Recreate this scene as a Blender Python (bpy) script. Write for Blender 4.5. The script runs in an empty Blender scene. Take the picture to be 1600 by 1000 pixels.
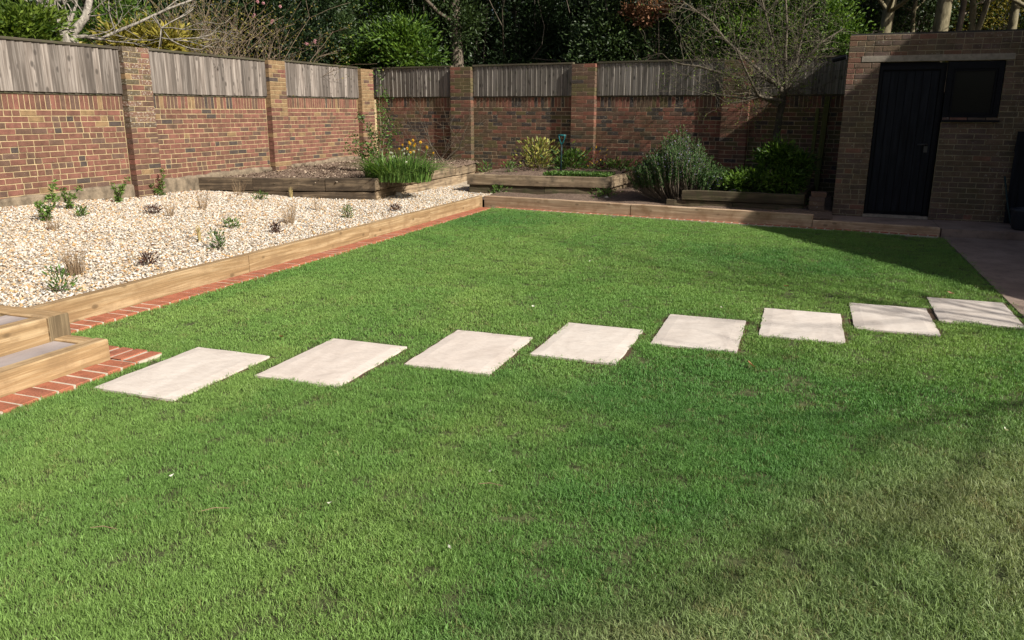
import bpy, bmesh, math, random
import numpy as np
from mathutils import Vector, Matrix
random.seed(7); rng = np.random.default_rng(11)
SC = bpy.context.scene; COL = SC.collection
PI = math.pi; rad = math.radians

# ------------------------------------------------------------------ camera
F, YAW, PIT, ROL, H = 1240.0, rad(-20.3), rad(14.75), rad(.17), 1.6
_f = np.array([math.sin(YAW)*math.cos(PIT), math.cos(YAW)*math.cos(PIT), -math.sin(PIT)])
_r0 = np.array([math.cos(YAW), -math.sin(YAW), 0.]); _u0 = np.cross(_r0, _f)
_r = _r0*math.cos(ROL)+_u0*math.sin(ROL); _u = -_r0*math.sin(ROL)+_u0*math.cos(ROL)
cam = bpy.data.cameras.new('camera'); cam.sensor_width = 36; cam.lens = F/1600*36; cam.clip_end = 2000; cam.clip_start = .05
co = bpy.data.objects.new('camera', cam); COL.objects.link(co)
co.matrix_world = Matrix(((_r[0], _u[0], -_f[0], 0), (_r[1], _u[1], -_f[1], 0), (_r[2], _u[2], -_f[2], H), (0, 0, 0, 1)))
SC.camera = co
# ------------------------------------------------------------------ light
SUN_EL, SUN_AZ = rad(36.5), rad(-20)          # the sun stands to the right (+X), a little towards the camera
sd = Vector((math.cos(SUN_EL)*math.cos(SUN_AZ), math.cos(SUN_EL)*math.sin(SUN_AZ), math.sin(SUN_EL)))
w = bpy.data.worlds.new('World'); SC.world = w; w.use_nodes = True
nt = w.node_tree; sky = nt.nodes.new('ShaderNodeTexSky'); sky.sky_type = 'NISHITA'; sky.sun_disc = False
sky.sun_elevation = SUN_EL; sky.sun_rotation = math.atan2(sd.x, sd.y)
sky.air_density = .8; sky.dust_density = 3.5; sky.ozone_density = .4
nt.links.new(sky.outputs[0], nt.nodes['Background'].inputs[0]); nt.nodes['Background'].inputs[1].default_value = .055
sl = bpy.data.lights.new('sun', 'SUN'); sl.energy = 4.8; sl.angle = rad(.53); sl.color = (1, .95, .86)
so = bpy.data.objects.new('sun', sl); COL.objects.link(so); so.location = (30, -10, 25)
so.rotation_euler = (-sd).to_track_quat('-Z', 'Y').to_euler()
SC.view_settings.view_transform = 'Standard'; SC.view_settings.look = 'None'
SC.view_settings.gamma = 1; SC.view_settings.exposure = .5; SC.view_settings.use_curve_mapping = False
SC.cycles.max_bounces = 6; SC.cycles.transparent_max_bounces = 8

# ------------------------------------------------------------------ pixel (1600x1000) -> place helpers
def ray(x, y): return (x-800)/F*_r-(y-500)/F*_u+_f
def gz(x, y, z=0.):
    d = ray(x, y); return np.array([0, 0, H])+d*((z-H)/d[2])
_fh = np.array([_f[0], _f[1], 0]); _fh /= np.linalg.norm(_fh)
def atD(x, y, D):
    d = ray(x, y); return np.array([0, 0, H])+d*D/(d@_fh)
def pix(P):
    d = np.asarray(P, float)-np.array([0, 0, H]); k = d@_f
    return np.stack([800+F*(d@_r)/k, 500-F*(d@_u)/k], -1), k
def gsurf(x, y):                                   # height of the gravel bed: it climbs towards the wall
    t = np.clip((-5.4-x)/3.95, 0, 1); return .155+.285*t-.10*t**.6*np.clip((y-7)/3.6, 0, 1)+.012*np.sin(2.1*x+1.3*y)+.01*np.sin(3.7*y-x)
def on_gravel(px, py):
    z = .25
    for _ in range(12):
        p = gz(px, py, z); z = float(gsurf(p[0], p[1]))
    return np.array([p[0], p[1], z])
_ng = {}
def vnoise(x, y, s, seed=0):                        # value noise 0..1 for scatter tints
    if seed not in _ng: _ng[seed] = np.random.default_rng(100+seed).random((64, 64))
    g = _ng[seed]; u = np.asarray(x)/s; v = np.asarray(y)/s; i = np.floor(u).astype(int); j = np.floor(v).astype(int)
    a = u-i; b = v-j; a = a*a*(3-2*a); b = b*b*(3-2*b); i0 = i % 64; i1 = (i+1) % 64; j0 = j % 64; j1 = (j+1) % 64
    return (g[i0, j0]*(1-a)+g[i1, j0]*a)*(1-b)+(g[i0, j1]*(1-a)+g[i1, j1]*a)*b

# ------------------------------------------------------------------ object helpers
def tag(o, label=None, cat=None, group=None, kind=None):
    if label: o['label'] = label
    if cat: o['category'] = cat
    if group: o['group'] = group
    if kind: o['kind'] = kind
    return o
def link(o, parent=None):
    COL.objects.link(o)
    if parent is not None: o.parent = parent
    return o
def thing(name, label, cat, loc=(0, 0, 0), rz=0, group=None):
    o = bpy.data.objects.new(name, None); o.location = loc; o.rotation_euler = (0, 0, rz); o.empty_display_size = .1
    return tag(link(o), label, cat, group)
class MB:
    """collects faces; build() links them as one mesh object"""
    def __init__(s): s.v = []; s.f = []; s.m = []; s.n = 0; s.t = []
    def add(s, v, f, m=0, t=None):
        v = np.asarray(v, float); s.v.append(v)
        for q in f: s.f.append(tuple(i+s.n for i in q)); s.m.append(m)
        s.t.append(np.full(len(v), .5) if t is None else np.broadcast_to(np.asarray(t, float), (len(v),)))
        s.n += len(v); return s
    def box(s, x0, x1, y0, y1, z0, z1, m=0):
        return s.add([(x0, y0, z0), (x1, y0, z0), (x1, y1, z0), (x0, y1, z0), (x0, y0, z1), (x1, y0, z1), (x1, y1, z1), (x0, y1, z1)],
                     [(0, 3, 2, 1), (4, 5, 6, 7), (0, 1, 5, 4), (1, 2, 6, 5), (2, 3, 7, 6), (3, 0, 4, 7)], m)
    def tube(s, pts, rads, n=6, m=0, cap=True, t=None):
        pts = np.asarray(pts, float); k = len(pts); vs = []
        tan = np.gradient(pts, axis=0); ref = np.array([.31, .17, .93])
        for i in range(k):
            T = tan[i]/(np.linalg.norm(tan[i])+1e-9); a = np.cross(T, ref)
            if np.linalg.norm(a) < .15: a = np.cross(T, [1, 0, 0])
            a /= np.linalg.norm(a); b = np.cross(T, a)
            for j in range(n):
                th = 2*PI*j/n; vs.append(pts[i]+rads[i]*(math.cos(th)*a+math.sin(th)*b))
        fs = [(i*n+j, i*n+(j+1) % n, (i+1)*n+(j+1) % n, (i+1)*n+j) for i in range(k-1) for j in range(n)]
        if cap: fs += [tuple(range(n-1, -1, -1)), tuple((k-1)*n+j for j in range(n))]
        return s.add(vs, fs, m, t)
    def mesh(s, name, mats, smooth=False):
        me = bpy.data.meshes.new(name); V = np.concatenate(s.v) if s.v else np.zeros((0, 3))
        me.from_pydata(V.tolist(), [], s.f)
        for m in (mats if isinstance(mats, (list, tuple)) else [mats]): me.materials.append(m)
        me.polygons.foreach_set('material_index', s.m)
        if smooth: me.polygons.foreach_set('use_smooth', [True]*len(s.f))
        a = me.attributes.new('tint', 'FLOAT', 'POINT'); a.data.foreach_set('value', np.concatenate(s.t).astype(np.float32))
        me.update(); return me
    def build(s, name, mats, parent=None, smooth=False):
        return link(bpy.data.objects.new(name, s.mesh(name, mats, smooth)), parent)
def fast_mesh(name, V, polys_n, loops, mat, tint=None, smooth=False):
    me = bpy.data.meshes.new(name); n = len(V); me.vertices.add(n); me.vertices.foreach_set('co', np.asarray(V, np.float32).ravel())
    nf = len(loops)//polys_n; me.loops.add(len(loops)); me.loops.foreach_set('vertex_index', np.asarray(loops, np.int32))
    me.polygons.add(nf); me.polygons.foreach_set('loop_start', np.arange(0, len(loops), polys_n, dtype=np.int32))
    me.polygons.foreach_set('loop_total', np.full(nf, polys_n, np.int32))
    if smooth: me.polygons.foreach_set('use_smooth', np.ones(nf, bool))
    for m in (mat if isinstance(mat, (list, tuple)) else [mat]): me.materials.append(m)
    a = me.attributes.new('tint', 'FLOAT', 'POINT')
    a.data.foreach_set('value', np.asarray(tint if tint is not None else np.full(n, .5), np.float32))
    me.update(calc_edges=True); return me
def unit(v): return v/(np.linalg.norm(v, axis=-1, keepdims=True)+1e-9)
def leaf_mesh(name, P, Dir, L, W, mat, tint, fold=.25):
    """every leaf is a folded blade of two triangles"""
    P = np.asarray(P, float); N = len(P); Dir = unit(np.asarray(Dir, float))
    rv = unit(rng.normal(size=(N, 3))); side = unit(np.cross(Dir, rv)); up = np.cross(side, Dir)
    L = np.broadcast_to(np.asarray(L, float), (N,))[:, None]; Wd = np.broadcast_to(np.asarray(W, float), (N,))[:, None]
    b = P; tip = P+Dir*L+up*L*-.12; mid = P+Dir*L*.48; lm = mid-side*Wd*.5+up*Wd*fold; rm = mid+side*Wd*.5+up*Wd*fold
    V = np.stack([b, lm, tip, rm], 1).reshape(-1, 3); k = np.arange(N)[:, None]*4
    loops = np.concatenate([k+0, k+2, k+1, k+0, k+3, k+2], 1).ravel()
    return fast_mesh(name, V, 3, loops, mat, np.repeat(tint, 4))
def obj_from(name, me, parent=None): return link(bpy.data.objects.new(name, me), parent)

# ------------------------------------------------------------------ materials
class NT:
    def __init__(s, name):
        s.mat = bpy.data.materials.new(name); s.mat.use_nodes = True; s.t = s.mat.node_tree
        s.b = s.t.nodes['Principled BSDF']; s.b.inputs['Roughness'].default_value = .85
        s.b.inputs['Specular IOR Level'].default_value = .3
    def n(s, typ, **kw):
        o = s.t.nodes.new('ShaderNode'+typ)
        for k, v in kw.items():
            if k in o.inputs: o.inputs[k].default_value = v
            else: setattr(o, k, v)
        return o
    def l(s, a, b): s.t.links.new(a, b)
    def pos(s): return s.n('NewGeometry').outputs['Position']
    def obj(s, scale=(1, 1, 1), rnd=True):
        tc = s.n('TexCoord').outputs['Object']; mp = s.n('Mapping'); mp.inputs['Scale'].default_value = scale
        if rnd:
            r = s.n('ObjectInfo').outputs['Random']; m = s.n('Math', operation='MULTIPLY'); m.inputs[1].default_value = 53.; s.l(r, m.inputs[0])
            cb = s.n('CombineXYZ'); [s.l(m.outputs[0], cb.inputs[i]) for i in range(3)]
            ad = s.n('VectorMath', operation='ADD'); s.l(tc, ad.inputs[0]); s.l(cb.outputs[0], ad.inputs[1]); tc = ad.outputs[0]
        s.l(tc, mp.inputs['Vector']); return mp.outputs[0]
    def scaled(s, v, scale):
        mp = s.n('Mapping'); mp.inputs['Scale'].default_value = scale; s.l(v, mp.inputs['Vector']); return mp.outputs[0]
    def noise(s, vec, scale, detail=4, rough=.55, dist=0):
        o = s.n('TexNoise', Scale=scale, Detail=detail, Roughness=rough, Distortion=dist); s.l(vec, o.inputs['Vector']); return o.outputs['Fac']
    def ramp(s, fac, stops):
        o = s.n('ValToRGB'); e = o.color_ramp.elements
        while len(e) < len(stops): e.new(.5)
        for q, (p, c) in zip(e, stops): q.position = p; q.color = (c if hasattr(c, '__len__') else (c, c, c))[:3]+(1,) if hasattr(c, '__len__') else (c, c, c, 1)
        s.l(fac, o.inputs[0]); return o.outputs[0]
    def mix(s, fac, a, b, mode='MIX'):
        o = s.n('MixRGB', blend_type=mode)
        for i, q in enumerate((fac, a, b)):
            if hasattr(q, 'node'): s.l(q, o.inputs[i])
            else: o.inputs[i].default_value = q if i == 0 else tuple(q)[:3]+(1,)
        return o.outputs[0]
    def math(s, op, a, b):
        o = s.n('Math', operation=op)
        for i, q in enumerate((a, b)):
            if hasattr(q, 'node'): s.l(q, o.inputs[i])
            else: o.inputs[i].default_value = q
        return o.outputs[0]
    def bump(s, h, strength=.4, dist=.01):
        o = s.n('Bump', Strength=strength, Distance=dist); s.l(h, o.inputs['Height']); s.l(o.outputs[0], s.b.inputs['Normal'])
    def col(s, c):
        if hasattr(c, 'node'): s.l(c, s.b.inputs['Base Color'])
        else: s.b.inputs['Base Color'].default_value = tuple(c)+(1,)
def mul(c, k): return tuple(min(1, x*k) for x in c)

def brick_mat(name, c, algae=0., lichen=.06):
    t = NT(name); p = t.pos()
    a = t.ramp(t.noise(p, 9, 5), [(.25, mul(c, .62)), (.5, c), (.78, mul(c, 1.32))])
    g = t.ramp(t.noise(p, 95, 4, .7), [(.3, .55), (.6, 1.12)]); a = t.mix(.75, a, g, 'MULTIPLY')
    l = t.ramp(t.noise(p, 34, 4, .65), [(.69-lichen*.5, 0.), (.75-lichen*.5, 1.)]); a = t.mix(t.math('MULTIPLY', l, .55), a, (.5, .47, .4))
    if algae:
        m = t.ramp(t.noise(p, 1.7, 5, .6), [(.5-algae*.4, 0.), (.75-algae*.3, 1.)]); a = t.mix(t.math('MULTIPLY', m, .5), a, (.085, .082, .035))
    t.col(a); t.bump(t.noise(p, 130, 5, .7), .6, .004); t.b.inputs['Roughness'].default_value = .93; return t.mat
def mortar_mat(name, c, algae=0.):
    t = NT(name); p = t.pos(); a = t.ramp(t.noise(p, 5, 6, .65), [(.28, mul(c, .5)), (.55, c), (.8, mul(c, 1.25))])
    if algae: a = t.mix(t.ramp(t.noise(p, 1.7, 5, .6), [(.42, 0.), (.75, .5)]), a, (.10, .10, .04))
    t.col(a); t.bump(t.noise(p, 160, 4, .7), .7, .004); return t.mat
def wood_mat(name, ca, cb, axis=0, knots=.5, moss=0., mosscol=(.05, .06, .02), fine=1., endgrain=None, stain=0., staincol=(.05, .04, .03), vary=.22):
    t = NT(name); sc = [26*fine]*3; sc[axis] = 1.1; v = t.obj(tuple(sc))
    n1 = t.noise(v, 1., 6, .6, .6); a = t.ramp(n1, [(.28, mul(ca, .72)), (.47, ca), (.62, cb), (.8, mul(cb, 1.15))])
    sc2 = [120.]*3; sc2[axis] = 3.; n2 = t.noise(t.obj(tuple(sc2)), 1., 4, .6); a = t.mix(.6, a, t.ramp(n2, [(.3, .6), (.6, 1.08)]), 'MULTIPLY')
    rn = t.n('ObjectInfo').outputs['Random']; a = t.mix(1., a, t.ramp(rn, [(0., 1.-vary), (1., 1.+vary*.6)]), 'MULTIPLY')
    if knots:
        sk = [10.]*3; sk[axis] = 5.5; vo = t.n('TexVoronoi', Scale=1.); vo.inputs['Randomness'].default_value = 1; t.l(t.obj(tuple(sk)), vo.inputs['Vector'])
        k = t.ramp(vo.outputs['Distance'], [(.0, 1.), (.12+.05*knots, .8), (.2+.08*knots, 0.)])
        sel = t.n('SeparateColor'); t.l(vo.outputs['Color'], sel.inputs[0]); gate = t.math('LESS_THAN', sel.outputs[0], knots)
        a = t.mix(t.math('MULTIPLY', t.math('MULTIPLY', k, gate), .85), a, mul(ca, .33))
    if stain:
        p = t.pos(); a = t.mix(t.ramp(t.noise(p, 4.5, 5, .65), [(.5-stain*.25, 0.), (.7, .85)]), a, staincol)
    if moss:
        p = t.pos(); a = t.mix(t.ramp(t.noise(p, 6, 5, .7), [(.62-moss*.3, 0.), (.78-moss*.25, .8)]), a, mosscol)
    t.col(a); t.bump(n2, .55, .004); t.b.inputs['Roughness'].default_value = .88; return t.mat
def plain_mat(name, c, var=.3, scale=12, rough=.85, bump=.3, spec=.3):
    t = NT(name); p = t.pos(); n1 = t.noise(p, scale, 6, .6); t.col(t.ramp(n1, [(.28, mul(c, 1-var)), (.72, mul(c, 1+var))]))
    if bump: t.bump(t.noise(p, scale*6, 4, .65), bump, .006)
    t.b.inputs['Roughness'].default_value = rough; t.b.inputs['Specular IOR Level'].default_value = spec; return t.mat
def leaf_mat(name, dark, light, trans=.35, rough=.45, spec=.35):
    t = NT(name); at = t.n('Attribute', attribute_name='tint'); a = t.ramp(at.outputs['Fac'], [(0., dark), (1., light)])
    t.col(a); t.b.inputs['Roughness'].default_value = rough; t.b.inputs['Specular IOR Level'].default_value = spec
    tr = t.n('BsdfTranslucent'); t.l(t.mix(1., a, (1., 1., .55), 'MULTIPLY'), tr.inputs['Color']); mx = t.n('MixShader'); mx.inputs[0].default_value = trans
    out = t.t.nodes['Material Output']; t.l(t.b.outputs[0], mx.inputs[1]); t.l(tr.outputs[0], mx.inputs[2]); t.l(mx.outputs[0], out.inputs['Surface']); return t.mat
def inst_mat(name, trans=0., rough=.6, rnd=.0, k=1.):
    t = NT(name); at = t.n('Attribute', attribute_name='gcol', attribute_type='INSTANCER'); a = at.outputs['Color']
    tn = t.n('Attribute', attribute_name='tint'); a = t.mix(1., a, t.ramp(tn.outputs['Fac'], [(0., .72*k), (1., 1.25*k)]), 'MULTIPLY') if rnd else a
    t.col(a); t.b.inputs['Roughness'].default_value = rough; t.b.inputs['Specular IOR Level'].default_value = .25
    if trans:
        tr = t.n('BsdfTranslucent'); t.l(t.mix(1., a, (1., 1.05, .5), 'MULTIPLY'), tr.inputs['Color']); mx = t.n('MixShader'); mx.inputs[0].default_value = trans
        t.l(t.b.outputs[0], mx.inputs[1]); t.l(tr.outputs[0], mx.inputs[2]); t.l(mx.outputs[0], t.t.nodes['Material Output'].inputs['Surface'])
    return t.mat
def bark_mat(name, c1, c2, sc=14):
    t = NT(name); p = t.scaled(t.pos(), (1, 1, .35)); n1 = t.noise(p, sc, 6, .65, .4); t.col(t.ramp(n1, [(.32, c1), (.66, c2)])); t.bump(n1, .7, .02); return t.mat

M = {}
M['mortar_warm'] = mortar_mat('mortar_warm', (.46, .36, .205))
M['mortar_grey'] = mortar_mat('mortar_grey', (.46, .36, .235), 0)
M['mortar_shed'] = mortar_mat('mortar_shed', (.30, .25, .16))
LB = [brick_mat('brick_red', (.185, .086, .062)), brick_mat('brick_rust', (.16, .078, .055)), brick_mat('brick_rose', (.21, .094, .069)),
      brick_mat('brick_brown', (.125, .075, .053)), brick_mat('brick_slate', (.075, .058, .05)), brick_mat('brick_ochre', (.245, .16, .085)), brick_mat('brick_dusk', (.13, .08, .06))]; LICH = [brick_mat('brick_lichen', (.17, .098, .068), 0, .32), brick_mat('brick_lichen_dark', (.12, .085, .06), .1, .26)]
BB = [brick_mat('brick_plum', (.185, .085, .06), .12, .1), brick_mat('brick_umber', (.135, .082, .058), .2, .1), brick_mat('brick_coal', (.062, .05, .045), .05, .16),
      brick_mat('brick_clay', (.23, .095, .065), .1, .1), brick_mat('brick_moss', (.15, .11, .055), .9, .08)]
SB = [brick_mat('brick_shed_brown', (.15, .10, .07), .15, .14), brick_mat('brick_shed_purple', (.118, .08, .066), .2, .12), brick_mat('brick_shed_red', (.19, .095, .068), .1, .1)]
M['paver'] = brick_mat('brick_paver', (.36, .128, .072), 0, .02); M['paver2'] = brick_mat('brick_paver_dull', (.34, .125, .075), 0, .06)
M['pointing'] = plain_mat('pointing', (.52, .45, .36), .2, 25)
M['fence'] = wood_mat('weathered_board', (.165, .138, .118), (.31, .272, .24), 2, .8, fine=1.2, vary=.4)
M['fence2'] = wood_mat('weathered_board_mossy', (.175, .158, .135), (.30, .275, .245), 2, .75, moss=.12, mosscol=(.09, .10, .045), fine=1.2, vary=.35)
M['cap'] = wood_mat('fence_capping', (.085, .072, .05), (.14, .12, .085), 0, .2, moss=.5, mosscol=(.07, .075, .03))
M['sleeper'] = wood_mat('new_sleeper', (.36, .235, .118), (.52, .375, .215), 0, .42, stain=.12, staincol=(.24, .155, .08))
M['sleeper_y'] = wood_mat('new_sleeper_back_brightened', (.50, .345, .225), (.65, .48, .33), 0, .42, stain=.1, staincol=(.26, .16, .09))  # sleeper wood brightened to make up for grazing sun on the back faces
M['end'] = wood_mat('end_grain', (.13, .095, .055), (.24, .18, .105), 2, 0)
M['old'] = wood_mat('old_sleeper', (.11, .078, .05), (.25, .185, .12), 0, .35, stain=.35, staincol=(.03, .022, .015))
M['oldd'] = wood_mat('old_sleeper_dark', (.07, .05, .032), (.17, .125, .08), 0, .35, stain=.3, staincol=(.03, .022, .015))
M['old2'] = wood_mat('old_sleeper_pale', (.24, .175, .11), (.40, .305, .20), 0, .35, moss=.10, stain=.10)
M['oldm'] = wood_mat('old_sleeper_mossy', (.075, .058, .035), (.14, .11, .065), 0, .3, moss=.45, mosscol=(.045, .05, .018))
M['post'] = wood_mat('mossy_post', (.11, .115, .035), (.19, .195, .06), 2, .2, moss=.5, mosscol=(.08, .095, .025))
t = NT('concrete'); p = t.pos(); n1 = t.noise(p, 2.2, 8, .65); a = t.ramp(n1, [(.3, (.17, .122, .098)), (.7, (.33, .25, .205))])
t.col(t.mix(t.ramp(t.noise(p, 14, 5), [(.55, 0.), (.75, .5)]), a, (.09, .08, .06))); t.bump(t.noise(p, 40, 6, .7), .6, .01); M['concrete'] = t.mat
t = NT('sandstone'); p = t.pos(); a = t.ramp(t.noise(t.scaled(p, (1, .35, 1)), 3.4, 7, .6, 1.2), [(.28, (.52, .465, .42)), (.5, (.62, .565, .515)), (.75, (.69, .64, .59))])
a = t.mix(t.ramp(t.noise(p, 26, 4), [(.6, 0.), (.78, .25)]), a, (.45, .35, .26)); oi = t.n('ObjectInfo').outputs['Random']; a = t.mix(1., a, t.ramp(oi, [(0., (.90, .885, .87)), (.5, (1., .985, .965)), (1., (.96, .90, .87))]), 'MULTIPLY'); vn = t.noise(t.scaled(p, (1.2, 5, 1)), 2.6, 8, .7, 2.2); a = t.mix(t.ramp(vn, [(.46, 0.), (.5, .3), (.54, 0.)]), a, (.36, .29, .24)); t.col(a)
rip = t.n('TexWave', Scale=1.1, Distortion=9., Detail=4.); rip.inputs['Detail Scale'].default_value = 1.4; t.l(p, rip.inputs['Vector'])
t.bump(t.math('ADD', t.math('MULTIPLY', rip.outputs['Fac'], .6), t.noise(p, 18, 6)), .28, .005); M['stone'] = t.mat
t = NT('step_stone'); p = t.pos(); a = t.ramp(t.noise(t.scaled(p, (1, .3, 1)), 4, 7, .6, 1.5), [(.3, (.27, .23, .222)), (.7, (.43, .375, .36))]); t.col(a); t.bump(t.noise(p, 22, 6), .4, .006); M['step'] = t.mat
M['lintel'] = plain_mat('lintel_concrete', (.27, .235, .19), .3, 18)
M['lawn'] = plain_mat('lawn_thatch', (.075, .085, .034), .6, 45)
M['turf_soil'] = plain_mat('turf_soil', (.075, .045, .026), .4, 60)
t = NT('bed_soil'); p = t.pos(); t.col(t.ramp(t.noise(p, 26, 6, .7), [(.3, (.085, .055, .04)), (.52, (.175, .122, .09)), (.74, (.29, .22, .17))])); t.bump(t.noise(p, 40, 6, .7), 1., .03); M['soil'] = t.mat
M['woodland'] = plain_mat('woodland_floor', (.045, .036, .02), .4, 3)
M['gravel_base'] = plain_mat('gravel_base', (.42, .36, .28), .4, 50)
M['footing'] = plain_mat('footing', (.19, .15, .105), .6, 8, .9, .8)
t = NT('black_paint'); p = t.obj((30, 30, 2)); n1 = t.noise(p, 1., 5); t.col(t.ramp(n1, [(.35, (.006, .0065, .009)), (.7, (.016, .018, .024))])); t.b.inputs['Roughness'].default_value = .6; t.b.inputs['Specular IOR Level'].default_value = .12; t.bump(n1, .3, .004); M['black'] = t.mat
M['black2'] = plain_mat('black_frame', (.008, .0085, .011), .3, 20, .6, .1, .12)
M['steel'] = plain_mat('dull_steel', (.06, .06, .06), .2, 30, .4, 0); M['steel'].node_tree.nodes['Principled BSDF'].inputs['Metallic'].default_value = .7
t = NT('window_glass'); t.col((.012, .013, .012)); t.b.inputs['Roughness'].default_value = .08; t.b.inputs['Specular IOR Level'].default_value = .16; M['glass'] = t.mat
M['felt'] = plain_mat('roof_felt', (.04, .038, .035), .3, 20); M['tile'] = plain_mat('roof_tile', (.13, .065, .045), .35, 9)
M['teal'] = plain_mat('teal_plastic', (.012, .12, .13), .1, 20, .35, 0); M['shaft'] = plain_mat('shaft_dark', (.01, .03, .035), .2, 20, .4, 0)
M['white'] = plain_mat('white_paint', (.5, .48, .42), .15, 20)
M['blue_bin'] = plain_mat('slate_plastic', (.025, .03, .04), .2, 20, .45, 0)
M['stonew'] = plain_mat('pale_pebble', (.55, .5, .42), .15, 30)
M['bark_pale'] = bark_mat('bark_pale', (.06, .05, .04), (.42, .38, .32), 22)
M['bark'] = bark_mat('bark_brown', (.07, .055, .04), (.19, .155, .115)); M['bark_dark'] = bark_mat('bark_dark', (.03, .026, .02), (.085, .072, .055))
M['bark_olive'] = bark_mat('bark_olive', (.10, .085, .045), (.26, .225, .14)); M['twig'] = bark_mat('twig_tan', (.15, .105, .07), (.33, .255, .18), 30)
M['twig_grey'] = bark_mat('twig_grey', (.062, .052, .038), (.16, .135, .098), 30)
G = dict(holly=leaf_mat('leaf_holly', (.008, .018, .007), (.04, .075, .022), .15, .48, .3), laurel=leaf_mat('leaf_laurel', (.016, .034, .011), (.075, .12, .035), .22, .45, .35),
         bright=leaf_mat('leaf_bright', (.02, .055, .008), (.17, .29, .04), .38), fresh=leaf_mat('leaf_fresh', (.05, .10, .012), (.24, .33, .05), .42),
         gold=leaf_mat('leaf_gold', (.10, .10, .015), (.52, .43, .08), .38), ochre=leaf_mat('leaf_ochre', (.10, .085, .018), (.34, .29, .06), .35),
         copper=leaf_mat('leaf_copper', (.14, .06, .03), (.46, .235, .13), .3, .6), herb=leaf_mat('leaf_herb', (.045, .10, .022), (.17, .30, .065), .4),
         strap=leaf_mat('leaf_strap', (.035, .09, .018), (.20, .34, .075), .35, .4), rosemary=leaf_mat('leaf_rosemary', (.026, .066, .018), (.115, .215, .055), .3, .6),
         lilac=leaf_mat('petal_lilac', (.22, .21, .38), (.5, .48, .7), .3, .7), dry=leaf_mat('dry_stalk', (.17, .11, .065), (.46, .34, .215), .2, .8, .1),
         straw=leaf_mat('straw', (.36, .27, .10), (.68, .57, .29), .3, .8, .1), maroon=leaf_mat('leaf_maroon', (.035, .017, .015), (.14, .07, .055), .2, .7),
         yellow=leaf_mat('petal_yellow', (.62, .33, .02), (.85, .55, .05), .3, .7), white=leaf_mat('petal_white', (.6, .6, .5), (.85, .85, .75), .3, .7),
         pink=leaf_mat('petal_pink', (.5, .22, .25), (.72, .42, .44), .3, .7), variegated=leaf_mat('leaf_variegated', (.07, .13, .02), (.52, .48, .13), .3),
         mulch=leaf_mat('mulch_chip', (.07, .045, .03), (.5, .4, .3), .0, .9, .1), sapling=leaf_mat('leaf_sapling', (.055, .12, .022), (.235, .37, .085), .42), ivy=leaf_mat('leaf_ivy', (.009, .02, .007), (.05, .085, .024), .15, .35, .45))

# ------------------------------------------------------------------ instancing for stuff (grass, gravel)
def scatter(name, label, cat, pts, rots, scl, idx, cols, sources):
    n = len(pts); me = bpy.data.meshes.new(name); me.vertices.add(n); me.vertices.foreach_set('co', np.asarray(pts, np.float32).ravel())
    for an, ty, f, d in (('rot', 'FLOAT_VECTOR', 'vector', rots), ('scl', 'FLOAT', 'value', scl), ('idx', 'INT', 'value', idx), ('gcol', 'FLOAT_COLOR', 'color', cols)):
        a = me.attributes.new(an, ty, 'POINT'); a.data.foreach_set(f, np.asarray(d, np.int32 if ty == 'INT' else np.float32).ravel())
    o = obj_from(name, me); tag(o, label, cat, kind='stuff')
    src = bpy.data.collections.new(name+'_pieces')
    for i, m in enumerate(sources): src.objects.link(bpy.data.objects.new('%s_piece_%02d' % (name, i), m))
    ng = bpy.data.node_groups.new(name, 'GeometryNodeTree')
    ng.interface.new_socket('Geometry', in_out='INPUT', socket_type='NodeSocketGeometry'); ng.interface.new_socket('Geometry', in_out='OUTPUT', socket_type='NodeSocketGeometry')
    N = ng.nodes; gi = N.new('NodeGroupInput'); go = N.new('NodeGroupOutput'); ip = N.new('GeometryNodeInstanceOnPoints'); ci = N.new('GeometryNodeCollectionInfo')
    ci.inputs['Collection'].default_value = src; ci.inputs['Separate Children'].default_value = True; ci.inputs['Reset Children'].default_value = True
    def na(nm, ty):
        q = N.new('GeometryNodeInputNamedAttribute'); q.data_type = ty; q.inputs['Name'].default_value = nm; return q.outputs['Attribute']
    L = ng.links.new; L(gi.outputs[0], ip.inputs['Points']); L(ci.outputs[0], ip.inputs['Instance']); ip.inputs['Pick Instance'].default_value = True
    L(na('idx', 'INT'), ip.inputs['Instance Index']); er = N.new('FunctionNodeEulerToRotation'); L(na('rot', 'FLOAT_VECTOR'), er.inputs[0]); L(er.outputs[0], ip.inputs['Rotation'])
    L(na('scl', 'FLOAT'), ip.inputs['Scale']); L(ip.outputs[0], go.inputs[0])
    md = o.modifiers.new('scatter', 'NODES'); md.node_group = ng; return o

# ================================================================== SETTING
def sheet(name, poly, z, mat, kind='structure', depth=None):
    m = MB(); n = len(poly)
    if depth: m.add([(x, y, z) for x, y in poly]+[(x, y, z-depth) for x, y in poly], [tuple(range(n)), tuple(range(2*n-1, n-1, -1))]+[(i, i+n, (i+1) % n+n, (i+1) % n) for i in range(n)])
    else: m.add([(x, y, z) for x, y in poly], [tuple(range(n))])
    o = m.build(name, mat); tag(o, kind=kind); return o
WA = rad(-7.3); WB = np.array([-9.45, 16.4]); WD = np.array([math.cos(WA), math.sin(WA)])
def wall_y(x): return WB[1]+(x-WB[0])*math.tan(WA)
BA = rad(-7.4)
def back_y(x): return 12.84+(x+5.15)*math.tan(BA)      # front face of the back sleepers
sheet('woodland_ground', [(-600, -600), (600, -600), (600, 600), (-600, 600)], -.12, M['woodland'])
XL, XR = -5.065, 1.74
lawn_poly = [(XR, -4), (XR, back_y(XR)-.05), (XL, back_y(XL)-.05), (XL, 4.0), (-4.02, 4.0), (-4.02, -4)]
tag(sheet('lawn', lawn_poly, -.03, M['lawn'], depth=.08), 'mown green lawn between the timber edging and the concrete path')
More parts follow.
